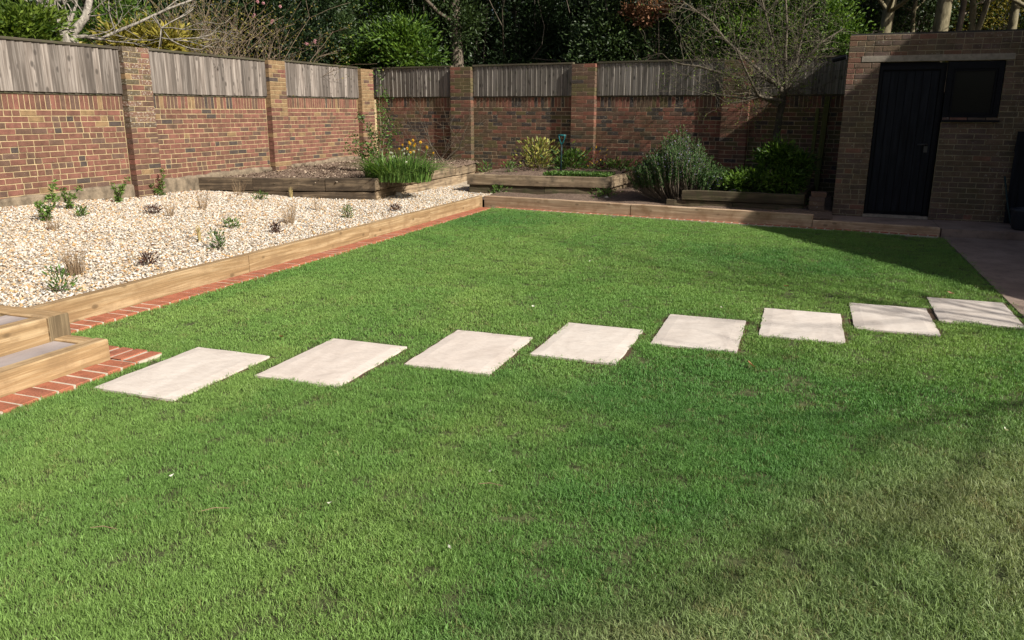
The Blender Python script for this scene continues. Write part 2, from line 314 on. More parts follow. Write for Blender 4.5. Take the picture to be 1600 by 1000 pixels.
tag(sheet('path', [(XR+.004, -4), (5.2, -4), (5.2, 11.9), (XR+.004, 11.9)], -.012, M['concrete'], depth=.1), 'shaded concrete path beside the lawn')
m = MB()
for i in range(14):
    x0 = 0
for (x0, x1, y0) in ((.12, 1.72, 12.2), (1.724, 5.0, 11.96)): m.box(x0, x1, y0, 13.0, -.1, .085+.004*(x0 > 1))
o = m.build('pavement', M['concrete']); tag(o, 'low concrete apron at the shed door', kind='structure')

# --- gravel bed
gx = np.linspace(-9.3, -5.38, 40); gy = np.linspace(3.2, 16.3, 90); m = MB()
V = [(x, y, float(gsurf(x, y))-.02) for y in gy for x in gx]; nx = len(gx)
m.add(V, [(j*nx+i, j*nx+i+1, (j+1)*nx+i+1, (j+1)*nx+i) for j in range(len(gy)-1) for i in range(nx-1)])
o = m.build('gravel_bed', M['gravel_base'], smooth=True); tag(o, 'pale gravel bed climbing towards the brick wall', kind='structure')
# ground between the back sleepers and the back wall
m = MB(); xs = np.linspace(-5.4, .36, 30); ys = np.linspace(0, 1, 14)
V = []
for t_ in ys:
    for x in xs:
        y0 = back_y(x)+.08; y1 = wall_y(x); V.append((x, y0+(y1-y0)*t_, .11+.10*min(1, t_*1.6)+.015*math.sin(5*x+9*t_)+random.uniform(-.012, .012)))
m.add(V, [(j*30+i, j*30+i+1, (j+1)*30+i+1, (j+1)*30+i) for j in range(13) for i in range(29)])
o = m.build('border_soil', M['soil']); tag(o, 'bare planting soil behind the back timber edging', kind='structure')

# ================================================================== BRICKWORK
_bm = {}
def brick_mesh(L, Hh, D, v, mat):
    L = round(L/.005)*.005; key = (L, Hh, D, v, mat.name)
    if key in _bm: return _bm[key]
    r = random.Random(hash((L, v)) & 0xffff); c = .004; j = lambda: r.uniform(-.002, .002)
    x = L/2; z = Hh/2; B = [(-x, D, -z), (x, D, -z), (x, D, z), (-x, D, z)]; f0 = r.uniform(-.0015, .0015); jy = lambda: r.uniform(-.0008, .0008)
    A = [(-x+j(), c, -z+j()), (x+j(), c, -z+j()), (x+j(), c, z+j()), (-x+j(), c, z+j())]
    Cc = [(-x+c+j(), f0+jy(), -z+c+j()), (x-c+j(), f0+jy(), -z+c+j()), (x-c+j(), f0+jy(), z-c+j()), (-x+c+j(), f0+jy(), z-c+j())]
    fs = [(8, 9, 10, 11)]+[(4+i, 4+(i+1) % 4, 8+(i+1) % 4, 8+i) for i in range(4)]+[(i, (i+1) % 4, 4+(i+1) % 4, 4+i) for i in range(4)]
    me = MB().add(B+A+Cc, fs).mesh('brick', mat); _bm[key] = me; return me
def courses(z0, z1, fill, row0=0, h=.075):
    """yields (xc, zc, length) bricks; fill(z) gives the solid intervals of that course"""
    out = []; n = int((z1-z0)/h+.5)
    for k in range(n):
        zc = z1-(k+.5)*h; rr = random.Random(k*31+row0); off = (.1125 if k % 2 else 0)+rr.uniform(-.02, .02)
        for a, b in fill(zc):
            x = a-(.225-off % .225) if off % .225 else a; br = []
            while x < b:
                if rr.random() < .2: br += [x, x+.1125]
                else: br += [x]
                x += .225
            br = sorted(q for q in br if a+.035 < q < b-.035); pts = [a]+br+[b]
            for q0, q1 in zip(pts, pts[1:]): out.append(((q0+q1)/2, zc, q1-q0-.010))
    return out
def lay(parent, bricks, pick, limit=300, yoff=0., D=.1, h=.065, name='brick'):
    """bricks: (xc, zc, len[, vertical]); the 300 that show largest become parts, the rest one stuff part"""
    R3 = Matrix.Translation(parent.matrix_basis.translation) @ parent.matrix_basis.to_3x3().to_4x4()
    mw = parent.matrix_basis
    if parent.parent: mw = parent.parent.matrix_basis @ mw
    sc = []
    for b in bricks:
        P = np.array(mw @ Vector((b[0], yoff, b[1]))); (px, py), k = pix(P)
        vis = -20 < px < 1620 and -5 < py < 400 and k > 0
        sc.append((0 if vis else 1, k))
    order = sorted(range(len(bricks)), key=lambda i: sc[i]); rest = []
    for rank, i in enumerate(order):
        b = bricks[i]; vert = len(b) > 3 and b[3]; mat = pick(b); me = brick_mesh(b[2], h, D, random.randrange(4), mat)
        jy = random.uniform(-.0024, -.0008)
        if rank < limit and sc[i][0] == 0:
            o = link(bpy.data.objects.new(name, me), parent); o.location = (b[0], yoff+jy, b[1])
            if vert: o.rotation_euler = (0, PI/2, 0)
        else: rest.append((b, me, mat, vert, jy))
    if rest:
        q = MB(); mats = []
        for b, me, mat, vert, jy in rest:
            if mat not in mats: mats.append(mat)
            vs = np.array([v.co for v in me.vertices])
            if vert: vs = np.stack([vs[:, 2], vs[:, 1], -vs[:, 0]], 1)
            q.add(vs+np.array([b[0], yoff+jy, b[1]]), [tuple(p.vertices) for p in me.polygons], mats.index(mat))
        tag(q.build('brickwork', mats, parent), kind='stuff')
def weighted(mats, wts): return lambda b: random.choices(mats, wts)[0]

# --- left boundary wall (runs along +Y at X = -9.35); local x = Y-3
LW = thing('brick_wall', 'sunlit red brick boundary wall beside the pale gravel bed', 'wall', (-9.35, 3., 0), PI/2)
MB().box(-2, 13.4, .004, .215, -.1, 1.84).build('mortar', M['mortar_warm'], LW)
lp = [(-.1, .4), (2.9, 3.4), (6.15, 6.65), (9.4, 9.92), (12.55, 13.15)]       # spans of the pillars
lp = [(2.65, 3.15), (6.12, 6.62), (9.40, 9.90), (12.57, 13.1)]
bays = [(-.4, 2.65, 1.80, 2.42), (3.15, 6.12, 1.81, 2.44), (6.62, 9.40, 1.83, 2.46), (9.90, 12.57, 1.855, 2.485)]
br = []
for a, b, zb, zt in bays:
    br += courses(.10, zb-.215, lambda z: [(a, b)], int(a*10)+5)
    x = a
    while x < b-.04: br.append((x+.0375, zb-.105, .205, True)); x += .075
def pickL(b):
    if len(b) > 3: return random.choices(LB, [4, 3, 3, 3, 1.8, .9, 1.8])[0]
    if b[0] > 8.5: return random.choices(LB, [5, 3, 6, 1.8, 1.1, .7, 1.2])[0]
    return random.choices(LB, [5, 5, 2.4, 3, 1.3, .5, 1.6])[0]
lay(LW, br, pickL, 300)
for i, (a, b) in enumerate(lp):
    wdt = b-a; pl = MB().box(.016, wdt-.016, .0047, .3, -.1, 2.47).build('pillar', M['mortar_warm'], LW); pl.location = (a, -.115, 0)
    bb = []
    for k in range(31):
        zc = 2.475-(k+.5)*.075
        if k % 2: cuts = [0, .1125, .3375, wdt] if wdt > .48 else [0, .225, wdt]
        else: cuts = [0, .225, wdt-.05 if False else .45, wdt] if wdt > .55 else [0, .26, wdt]
        for q0, q1 in zip(cuts, cuts[1:]): bb.append(((q0+q1)/2, zc, q1-q0-.01))
    if i >= 2: pk = lambda b: random.choices(LB, [1, 1, .6, .6, .5, 9, .3] if b[1] > 1.55 else [3, 2, 2, 1.4, .6, 2.5, .6])[0]
    else: pk = lambda b: random.choice(LICH) if (b[1] > 1.35 and random.random() < .75) else random.choices(LB, [3, 5, 1.5, 4.5, 1.2, .7, 1.2])[0]
    lay(pl, bb, pk, 120, D=.125)
q = MB(); fx = np.linspace(-1, 13.1, 142); fh_ = .475+.012*(fx+1)+.05*(vnoise(fx, fx*0+.3, .45, 51)-.5)+.03*(vnoise(fx, fx*0, .13, 50)-.5); fo = -.026-.02*vnoise(fx, fx*0+5, .3, 52); V = []
for k in range(142): V += [(fx[k], fo[k]-.012, -.05), (fx[k], fo[k], fh_[k]-.03), (fx[k], fo[k]+.012, fh_[k]), (fx[k], .02, fh_[k]+.012)]
q.add(V, [(4*k+j, 4*k+4+j, 4*k+5+j, 4*k+1+j) for k in range(141) for j in range(3)])
q.build('footing', M['footing'], LW)

# --- back boundary wall; local x runs from the corner
BW = thing('brick_wall', 'shaded brown brick boundary wall behind the raised beds', 'wall', (WB[0], WB[1], 0), WA)
def bs(X): return (X-WB[0])/math.cos(WA)
MB().box(.02, 16, .0028, .215, -.1, 1.91).build('mortar', M['mortar_grey'], BW)
bp = [(bs(-7.33), bs(-6.82)), (bs(-4.55), bs(-4.05)), (bs(-1.61), bs(-1.12)), (bs(1.3), bs(1.8))]
bbays = [(.03, bp[0][0]), (bp[0][1], bp[1][0]), (bp[1][1], bp[2][0]), (bp[2][1], bp[3][0]), (bp[3][1], bp[3][1]+2.4)]
br = []
for i, (a, b) in enumerate(bbays[:4]):
    br += courses(.10, 1.885-.215, lambda z: [(a, b)], 77+i); x = a
    while x < b-.04: br.append((x+.0375, 1.885-.105, .205, True)); x += .075
def pickB(b):
    if len(b) > 3: return random.choices(BB+[LB[0]], [3, 2.5, 1.6, 3, .8, 2])[0]
    if b[0] > bp[2][1]: return random.choices(BB, [1.5, 2.5, 1.2, .3, 5])[0]
    if b[0] > bp[1][1]: return random.choices(BB, [4, 3, 2.6, 2.8, .2])[0]
    return random.choices(BB, [2.6, 4.5, 3.6, .7, 1.2])[0]
lay(BW, br, pickB, 300)
for i, (a, b) in enumerate(bp):
    wdt = b-a; pl = MB().box(.016, wdt-.016, .0028, .3, -.1, 2.49).build('pillar', M['mortar_grey'], BW); pl.location = (a, -.115, 0); bb = []
    for k in range(31):
        zc = 2.495-(k+.5)*.075; cuts = [0, .1125, .3375, wdt] if k % 2 else [0, .26, wdt]
        for q0, q1 in zip(cuts, cuts[1:]): bb.append(((q0+q1)/2, zc, q1-q0-.01))
    wts = [[2.5, 3.5, 1, 1, 3], [3, 2, .8, 5, .4], [4, 3, .6, 3, .5], [1, 1, 1, 1, 1]][i]
    lay(pl, bb, (lambda wts: lambda b: random.choices(BB, wts if b[1] < 1.9 else [1.5, 2.5, 1, 1, 4])[0])(wts), 120, D=.125)

# --- fence panels on the walls
def board_mesh(hh, v, mat):
    key = ('bd', round(hh, 2), v, mat.name)
    if key in _bm: return _bm[key]
    r = random.Random(v); x = .122; th0 = .006; th1 = .021+r.uniform(0, .005); tw = r.uniform(-.003, .003)
    V = []
    for k, z in enumerate((0, hh*.5, hh)):
        b = r.uniform(-.002, .002); V += [(0, -th0-.016+b, z), (x+tw, -th1-.016+b, z), (x+tw, -.010, z), (0, -.004, z)]
    fs = [(0, 3, 2, 1), (8, 9, 10, 11)]+[(4*i+j, 4*i+(j+1) % 4, 4*i+4+(j+1) % 4, 4*i+4+j) for i in range(2) for j in range(4)]
    me = MB().add(V, fs).mesh('board', mat); _bm[key] = me; return me
def fence_panel(base, rz, wdt, zb, zt, mat, label, group, pitch=.112):
    P = thing('fence_panel', label, 'fence panel', (base[0], base[1], zb), rz, group); hh = zt-zb-.03
    n = int(round((wdt-.02)/pitch)); pt = (wdt-.02)/n
    for i in range(n):
        o = link(bpy.data.objects.new('board', board_mesh(hh, random.randrange(7), mat)), P); o.location = (.008+i*pt, random.uniform(-.003, .003), .012+random.uniform(-.003, .003)); o.scale.x = min(1, (pt+.012)/.122)
    c = MB().box(.003, wdt-.003, -.055, .05, hh+.018, hh+.05).build('capping', M['cap'], P)
    MB().box(.004, wdt-.004, -.012, .04, -.016, .008).build('bottom_rail', M['cap'], P)
    for z in (.12, hh-.12): MB().box(.004, wdt-.004, 0.002, .05, z-.03, z+.03).build('back_rail', M['cap'], P)
    return P
LL = ['grey board fence panel on red wall, cut off before the first pillar', 'grey board fence panel on red wall above the leafy saplings', 'grey board fence panel on red wall, second before the corner pillar', 'narrow looking pale board fence panel on red wall next to the corner']
LL = ['long weathered grey board panel on the red wall, furthest from the corner', 'weathered grey board panel on the red wall between its two whitened pillars', 'weathered pale grey board panel on the red wall next to the corner pillar']
fence_panel((-9.35, 2.6), PI/2, 3.05, 1.80, 2.43, M['fence'], 'weathered grey board panel on the red wall, furthest from the corner', 'board panels on the red wall')
for (a, b, zb, zt), lab in zip(bays[1:], ['weathered grey board panel on the red wall above the tallest saplings', 'weathered grey board panel on the red wall, second from the corner', 'weathered pale board panel on the red wall next to the corner pillar']):
    fence_panel((-9.35, 3+a), PI/2, b-a, zb, zt, M['fence'], lab, 'board panels on the red wall')
for (a, b), lab in zip(bbays[:4], ['grey board panel on the shaded wall next to the corner', 'grey board panel on the shaded wall above the garden fork', 'grey board panel on the shaded wall behind the rosemary, dappled with twig shadows', 'grey board panel on the shaded wall behind the bare tree, beside the shed']):
    p = WB+WD*a; fence_panel(p, WA, b-a, 1.885, 2.51, M['fence2'], lab, 'board panels on the shaded wall')

# ================================================================== SHED
SA = rad(-2); SH = thing('brick_shed', 'dark brown brick shed with flat roof, black door and window', 'shed', (.36, 13.0, 0), SA)
DX0, DX1, WX0, WX1, WZ0, TOPO = .44, 1.27, 1.31, 2.0, 1.50, 2.285; SW = 3.3
def shed_fill(z):
    if z > 2.385: return [(0, SW)]
    if z > TOPO: return [(0, .185), (2.10, SW)]
    if z > WZ0: return [(0, DX0), (WX1, SW)]
    return [(0, DX0), (DX1+.04, SW)]
q = MB(); q.box(0.005, DX0-.004, .003, .215, -.1, TOPO); q.box(WX1+.004, SW, .003, .215, -.1, TOPO); q.box(DX1+.042, WX1+.002, .003, .215, -.1, WZ0-.03); q.box(0.005, SW, .003, .215, TOPO+.006, 2.66)
FW = q.build('front_wall', M['mortar_shed'], SH)
bb = courses(.035, 2.66, shed_fill, 9); lay(FW, bb, lambda b: (SB[2] if (b[0] < .2 and b[1] > 2.0 and random.random() < .7) else random.choices(SB, [5, 4, .5])[0]), 300)  # redder bricks at the top left corner paint in the sun it catches
sw = MB().box(.012, .10, .218, 2.1, -.1, 2.655).build('side_wall', M['mortar_shed'], SH)
sb_ = [];
for k in range(35):
    zc = 2.66-(k+.5)*.075; x = .1 if k % 2 else .0
    while x < 1.75: sb_.append((x+.11, zc, .2)); x += .225
q = MB()
for x, zc, L in sb_: q.box(.004, .05, x+.122, x+.322, zc-.0325, zc+.0325)
tag(q.build('brickwork', [SB[1]], sw), kind='stuff')
MB().box(SW-.1, SW-.002, .22, 2.1, -.1, 2.65).build('side_wall', SB[0], SH)
rf = MB().box(.02, SW+.05, .03, 2.2, 2.662, 2.685).build('roof', M['felt'], SH)
li = MB().box(.19, 2.095, -.006, .2, TOPO+.012, 2.378).build('lintel', M['lintel'], SH)
# door
DR = MB().box(DX0+.005, DX1+.03, .06, .10, .13, TOPO-.004).build('door', M['black2'], SH)
nb = 7; bw = (DX1-DX0-.10)/nb
for i in range(nb):
    o = MB().add(*(lambda x0, x1: ([(x0, .045, .18), (x0+.003, .041, .18), (x1-.003, .041, .18), (x1, .045, .18), (x0, .045, 2.16), (x0+.003, .041, 2.16), (x1-.003, .041, 2.16), (x1, .045, 2.16), (x0, .062, .18), (x1, .062, .18), (x0, .062, 2.16), (x1, .062, 2.16)],
        [(0, 1, 5, 4), (1, 2, 6, 5), (2, 3, 7, 6), (8, 0, 4, 10), (3, 9, 11, 7), (4, 5, 6, 7, 11, 10), (0, 8, 9, 3, 2, 1)]))(DX0+.05+i*bw+.001, DX0+.05+(i+1)*bw-.001)).build('board', M['black'], DR)
for x0, x1 in ((DX0+.004, DX0+.045), (DX1-.045, DX1-.004)): MB().box(x0, x1, .02, .061, .14, TOPO-.05).build('door_post', M['black2'], SH)
MB().box(DX0+.046, DX1-.046, .02, .061, TOPO-.10, TOPO-.045).build('door_head', M['black2'], SH)
hn = MB(); hn.tube([(DX1-.11, .04, 1.155), (DX1-.11, -.02, 1.155), (DX1-.13, -.03, 1.156), (DX1-.225, -.028, 1.15)], [.010, .010, .011, .009], 8); hn.build('handle', M['steel'], DR)
MB().box(DX1-.135, DX1-.085, .028, .0365, 1.04, 1.13).build('keyhole_plate', M['steel'], DR)
MB().box(DX0-.01, DX1+.03, -.05, .06, .09, .128).build('threshold', M['lintel'], SH)
# window
WN = MB().box(WX0, WX0+.075, .015, .09, WZ0, TOPO-.004).box(WX1-.07, WX1-.004, .015, .09, WZ0, TOPO-.004).box(WX0+.076, WX1-.071, .015, .09, WZ0, WZ0+.065).box(WX0+.076, WX1-.071, .015, .09, TOPO-.10, TOPO-.004).build('window', M['black2'], SH)
gl = MB().box(WX0+.07, WX1-.065, .055, .06, WZ0+.06, TOPO-.09).build('pane', M['glass'], WN)
for a in ((WX0+.08, WX0+.105, WZ0+.07, TOPO-.105), (WX1-.1, WX1-.075, WZ0+.07, TOPO-.105)): MB().box(a[0], a[1], .03, .056, a[2], a[3]).build('casement_frame', M['black2'], WN)
for a in ((WX0+.106, WX1-.101, WZ0+.07, WZ0+.095), (WX0+.106, WX1-.101, TOPO-.13, TOPO-.105)): MB().box(a[0], a[1], .03, .056, a[2], a[3]).build('casement_frame', M['black2'], WN)
MB().box(DX1+.035, WX1+.02, -.045, .055, WZ0-.032, WZ0-.003).build('sill', M['black2'], WN)
# gutter stub at the left edge, white framed opening further right
MB().tube([(-.02, -.05, 2.37), (-.20, .0, 2.33)], [.035, .035], 8).build('gutter', M['black2'], SH)
WF = MB().box(2.32, 2.36, -.02, .05, 1.84, 2.26).box(2.361, 2.9, -.02, .05, 2.215, 2.26).box(2.361, 2.9, -.02, .05, 1.84, 1.88).box(2.86, 2.9, -.018, .05, 1.881, 2.214).build('window', M['white'], SH)
WF['label'] = 'white framed small window'; MB().box(2.361, 2.859, .0, .01, 1.881, 2.214).build('pane', M['glass'], WF)

# dark gate panel beside the shed, pole, tub
GT = thing('timber_gate', 'black boarded gate leaning against the shed corner', 'gate', (2.60, 12.80, .085), rad(-2))
for i in range(9): MB().box(i*.11+.002, i*.11+.108, 0.0, .02, .02, 1.27+random.uniform(-.01, .01)).build('board', M['black'], GT)
for z in (.25, 1.05): MB().box(.0, .985, .021, .05, z-.05, z+.05).build('rail', M['black2'], GT)
p = MB().tube([(2.67, 12.66, .095), (2.60, 12.70, .35), (2.52, 12.765, .75)], [.013, .013, .012], 8).build('garden_pole', M['shaft']); tag(p, 'thin dark pole leaning on the black gate', 'pole')
TB = thing('plant_tub', 'dark slate tub on the concrete apron by the gate', 'tub', (2.72, 12.25, .09)); pr = [(0, .02), (.11, .0), (.135, .02), (.165, .24), (.175, .25), (.175, .28), (.15, .28), (.15, .22), (0, .21)]
V = [(r_*math.cos(2*PI*j/20), r_*math.sin(2*PI*j/20), z) for r_, z in pr[1:-1] for j in range(20)]; k = len(pr)-2
MB().add(V, [(i*20+j, i*20+(j+1) % 20, (i+1)*20+(j+1) % 20, (i+1)*20+j) for i in range(k-1) for j in range(20)]+[tuple(range(19, -1, -1))]).build('pot', M['blue_bin'], TB, True)
MB().add([(.15*math.cos(2*PI*j/20), .15*math.sin(2*PI*j/20), .225) for j in range(20)], [tuple(range(20))]).build('soil', M['soil'], TB)
# mossy posts against the back wall
for px, w_, top, h0, lab in ((1284, .085, 1.86, .15, 'thick mossy green post standing against the shaded wall beside the shed'), (1271, .055, 1.66, .15, 'thin mossy green batten leaning on the shaded wall beside the shed')):
    a = atD(px, 200, 14.15 if w_ > .07 else 14.2); X = a[0]; Y = wall_y(X)-.10
    o = MB().box(-w_/2, w_/2, -w_/2, w_/2, 0, top-h0).build('timber_post', M['post']); o.location = (X, Y, h0); o.rotation_euler = (rad(-1), rad(1.5), WA); tag(o, lab, 'post')

# ================================================================== TIMBERS
def timber(L, wd, hh, mat, seed=0, bev=.008, jit=.004, seg=8, endm=None):
    """a sawn sleeper with worn edges, from x=0 to L, y 0..wd, z 0..hh"""
    r = random.Random(seed); m = MB(); ring = [(bev, 0), (wd-bev, 0), (wd, bev), (wd, hh-bev), (wd-bev, hh), (bev, hh), (0, hh-bev), (0, bev)]; V = []
    for i in range(seg+1):
        dy = r.uniform(-jit, jit); dz = r.uniform(-jit, jit)*.6
        e = bev*.4 if i in (0, seg) else 0
        for (y, z) in ring: V.append((L*i/seg, y+dy*(1 if z > 0 else .3)+(e if y < wd/2 else -e)*.5, z+(dz if z > hh/2 else 0)+(-e if z > hh/2 else 0)))
    m.add(V, [(i*8+j, i*8+(j+1) % 8, (i+1)*8+(j+1) % 8, (i+1)*8+j) for i in range(seg) for j in range(8)])
    m.add(V[:8], [tuple(range(8))], 1 if endm else 0); m.add(V[-8:], [tuple(range(7, -1, -1))], 1 if endm else 0)
    return m, ([mat, endm] if endm else mat)
def place_timber(name, P, ang, L, wd, hh, mat, label=None, cat=None, group=None, parent=None, seed=None, endm=None, jit=.004):
    m, mm = timber(L, wd, hh, mat, seed if seed is not None else random.randrange(9999), endm=endm, jit=jit); o = m.build(name, mm, parent); o.location = P; o.rotation_euler = (0, 0, ang)
    if label: tag(o, label, cat, group)
    return o
# left edging, running along Y with its face at X = -5.285
ys_ = [4.0, 6.55, 8.95, 10.75, 12.80]; lb = ['pale new timber sleeper edging the gravel bed, first from the steps', 'pale new timber sleeper edging the gravel bed, second from the steps', 'pale new timber sleeper edging the gravel bed, third from the steps', 'pale new timber sleeper edging the gravel bed, ending at the lawn corner']
for (a, b), l_ in zip(zip(ys_, ys_[1:]), lb): place_timber('timber_sleeper', (-5.285, a+.002, -.1), PI/2, b-a-.004, .1, .278, M['sleeper'], l_, 'sleeper', 'new sleepers along the gravel bed')
# back edging (front face on back_y)
xs_ = [-5.28, -2.62, .09]; lb = ['brown new timber sleeper along the back of the lawn, starting at the corner', 'brown new timber sleeper along the back of the lawn, below the rosemary']
ca, sa_ = math.cos(BA), math.sin(BA)
for (a, b), l_ in zip(zip(xs_, xs_[1:]), lb): place_timber('timber_sleeper', (a+.002, back_y(a), -.1), BA, (b-a)/ca-.004, .1, .278, M['sleeper_y'], l_, 'sleeper', 'new sleepers along the back of the lawn')
place_timber('timber_sleeper', (.096, back_y(.096)-.02, -.1), BA, 1.62, .1, .205, M['sleeper_y'], 'low brown timber sleeper at the lawn edge in front of the shed', 'sleeper', 'new sleepers along the back of the lawn')
# steps
ST = thing('garden_steps', 'pale timber steps with stone treads beside the gravel bed', 'steps', (-4.25, 2.2, 0))
def stp(name, X0, X1, Y0, Y1, z0, z1, mat, along, endm=None):
    if along == 'y': return place_timber(name, (X1+4.25, Y0-2.2, z0), PI/2, Y1-Y0, X1-X0, z1-z0, mat, parent=ST, endm=endm)
    return place_timber(name, (X0+4.25, Y0-2.2, z0), 0, X1-X0, Y1-Y0, z1-z0, mat, parent=ST, endm=endm)
stp('riser', -4.36, -4.25, .6, 3.80, -.06, .135, M['sleeper'], 'y', M['end'])
stp('side_timber', -4.72, -4.363, 3.69, 3.798, -.06, .132, M['sleeper'], 'x', M['end'])
stp('riser', -4.715, -4.60, .6, 3.655, .02, .285, M['sleeper'], 'y', M['end'])
stp('side_timber', -5.28, -4.602, 3.66, 3.82, .02, .282, M['sleeper'], 'x', M['end'])
stp('riser', -5.08, -4.97, .6, 3.60, .2, .455, M['sleeper'], 'y', M['end'])
stp('side_timber', -5.6, -5.083, 3.48, 3.6, .2, .452, M['sleeper'], 'x', M['end'])
for X0, X1, z in ((-4.60, -4.362, .118), (-4.968, -4.717, .268)):
    y = .65; Ye = 3.684 if z < .2 else 3.652
    while y < Ye-.1: y1 = min(Ye, y+.76); o = MB().box(X0+4.25+.004, X1+4.25-.004, y-2.2+.004, y1-2.2-.004, z-.04, z).build('tread_slab', M['step'], ST); y = y1
sheet('terrace', [(-9.3, -2), (-5.09, -2), (-5.09, 3.47), (-9.3, 3.47)], .43, M['step'], depth=.5)

# brick mowing strip
def edging(name, label, frames):
    E_ = thing(name, label, 'edging', (-5.17, 8, 0))
    q = MB()
    for (ax, ay, L, ang, wdt) in frames:                              # mortar bed
        c, s = math.cos(ang), math.sin(ang); V = [(ax+5.17+c*u-s*v, ay-8+s*u+c*v, z) for z in (-.06, -.0045) for u, v in ((0, wdt*.03), (L, wdt*.03), (L, wdt*.97), (0, wdt*.97))]
        q.add(V, [(0, 3, 2, 1), (4, 5, 6, 7), (0, 1, 5, 4), (1, 2, 6, 5), (2, 3, 7, 6), (3, 0, 4, 7)])
        n = int(L/.118)
        for i in range(n):
            u = (i+.5)*L/n; mt = M['paver'] if random.random() < .78 else M['paver2']
            key = ('pv', mt.name, round(wdt, 2))
            if key not in _bm:
                a, b, e = .0500, wdt/2-.004, .004
                _bm[key] = MB().add([(-a, -b, -.05), (a, -b, -.05), (a, b, -.05), (-a, b, -.05), (-a, -b, -.005), (a, -b, -.005), (a, b, -.005), (-a, b, -.005), (-a+e, -b+e, 0), (a-e, -b+e, 0), (a-e, b-e, 0), (-a+e, b-e, 0)],
                    [(0, 1, 5, 4), (1, 2, 6, 5), (2, 3, 7, 6), (3, 0, 4, 7), (4, 5, 9, 8), (5, 6, 10, 9), (6, 7, 11, 10), (7, 4, 8, 11), (8, 9, 10, 11)]).mesh('brick', mt)
            o = link(bpy.data.objects.new('brick', _bm[key]), E_); v = wdt/2
            o.location = (ax+5.17+c*u-s*v, ay-8+s*u+c*v, random.uniform(-.003, .003)); o.rotation_euler = (0, 0, ang+random.uniform(-.012, .012))
    q.build('pointing', M['pointing'], E_); return E_
edging('brick_edging', 'orange brick mowing strip along the pale sleepers and round the steps',
       [(-5.068, 4.035, 8.62, PI/2, .214), (-4.03, 3.812, 1.25, PI, -.214), (-4.032, .6, 3.20, PI/2, .214)])
E2 = edging('brick_edging', 'orange brick mowing strip along the brown sleepers at the back', [(-5.05, back_y(-5.05)-.105, 6.78, BA, .10)])

# raised beds
def rbed(name, label, loc): return thing(name, label, 'raised bed', loc)
def run(P0, P1, z0, z1, mat, parent, base, wd=.1, parts=1, name='sleeper', cuts=None):
    P0 = np.array(P0, float); P1 = np.array(P1, float); d = P1-P0; L = np.linalg.norm(d); ang = math.atan2(d[1], d[0]); cs = cuts or [i/parts for i in range(parts+1)]
    for a, b in zip(cs, cs[1:]):
        q = P0+d*a; place_timber(name, (q[0]-base[0]+.002*math.cos(ang), q[1]-base[1]+.002*math.sin(ang), z0-base[2]+random.uniform(-.006, .006)), ang, L*(b-a)-.006, wd, z1-z0-.004, mat, parent=parent, jit=.009)
A0 = (-9.33, 10.47); A1 = (-6.60, 11.42); A2 = (-6.72, 15.9); bA = (-8, 13, .1)
RA = rbed('raised_bed', 'large dark timber raised bed of bare soil against the corner', bA)
run(A0, A1, .33, .54, M['oldd'], RA, bA, .12, cuts=[0, .31, .72, 1]); run(A0, (A1[0]-.03, A1[1]+.02), .08, .328, M['oldd'], RA, bA, .11, cuts=[0, .5, 1])
run(A1, A2, .34, .53, M['old2'], RA, bA, .12, cuts=[0, .22, .46, .75, 1]); run((A1[0]-.04, A1[1]+.12), (A2[0]-.02, A2[1]), .08, .338, M['old2'], RA, bA, .11, cuts=[0, .35, .7, 1])
m = MB(); nx, ny = 34, 40; V = []
for j in range(ny):
    for i in range(nx):
        x = -9.33+(A1[0]-.08+9.33)*i/(nx-1); yf = A0[1]+(x-A0[0])*(A1[1]-A0[1])/(A1[0]-A0[0])+.1; yb = wall_y(x)-.02; y = yf+(yb-yf)*j/(ny-1)
        V.append((x-bA[0], y-bA[1], .455+.10*(j/(ny-1))**.7+.04*float(vnoise(x, y, .35, 3))-(.05 if i == nx-1 else 0)+random.uniform(-.015, .02)-bA[2]))
m.add(V, [(j*nx+i, j*nx+i+1, (j+1)*nx+i+1, (j+1)*nx+i) for j in range(ny-1) for i in range(nx-1)]); m.build('soil', M['soil'], RA); SV = np.array(V); kq = rng.integers(0, len(SV), 5200); Q = SV[kq]+rng.normal(0, 1, (5200, 3))*np.array([.06, .06, .006])+np.array([0, 0, .008]); Q = Q[Q[:, 0] < A1[0]-.1-bA[0]]
tag(obj_from('mulch', leaf_mesh('mulch', Q, rng.normal(0, 1, (len(Q), 3))*np.array([1, 1, .35]), rng.uniform(.02, .055, len(Q)), rng.uniform(.015, .03, len(Q)), G['mulch'], rng.random(len(Q))**2), RA), kind='stuff')
B0 = (-5.93, 13.62); B1 = (-3.26, 13.86); B2 = (-3.16, 15.3); B3 = (-6.0, 15.75); bB = (-4.6, 14.5, .1)
RB = rbed('raised_bed', 'timber raised bed with fork and low plants between gravel and rosemary', bB)
run(B0, B1, .285, .475, M['old2'], RB, bB, .11); run((B0[0]+.03, B0[1]+.03), (B1[0]-.05, B1[1]+.03), .08, .28, M['oldm'], RB, bB, .1, cuts=[0, .55, 1])
run(B1, B2, .285, .478, M['old2'], RB, bB, .11); run((B1[0]-.04, B1[1]+.1), (B2[0]-.04, B2[1]), .08, .28, M['old2'], RB, bB, .1)
run((B0[0]+.11, B0[1]+.12), (B3[0]+.11, B3[1]), .09, .47, M['old2'], RB, bB, .1)
m = MB(); nx, ny = 26, 16; V = []
for j in range(ny):
    for i in range(nx):
        u, v = i/(nx-1), j/(ny-1); x = (B0[0]+.06)*(1-u)+(B1[0]-.06)*u; y = (13.72+.2*u)*(1-v)+(wall_y(x)-.02)*v; V.append((x-bB[0], y-bB[1], .405+.10*v+.03*float(vnoise(x, y, .3, 4))+random.uniform(-.01, .015)-bB[2]))
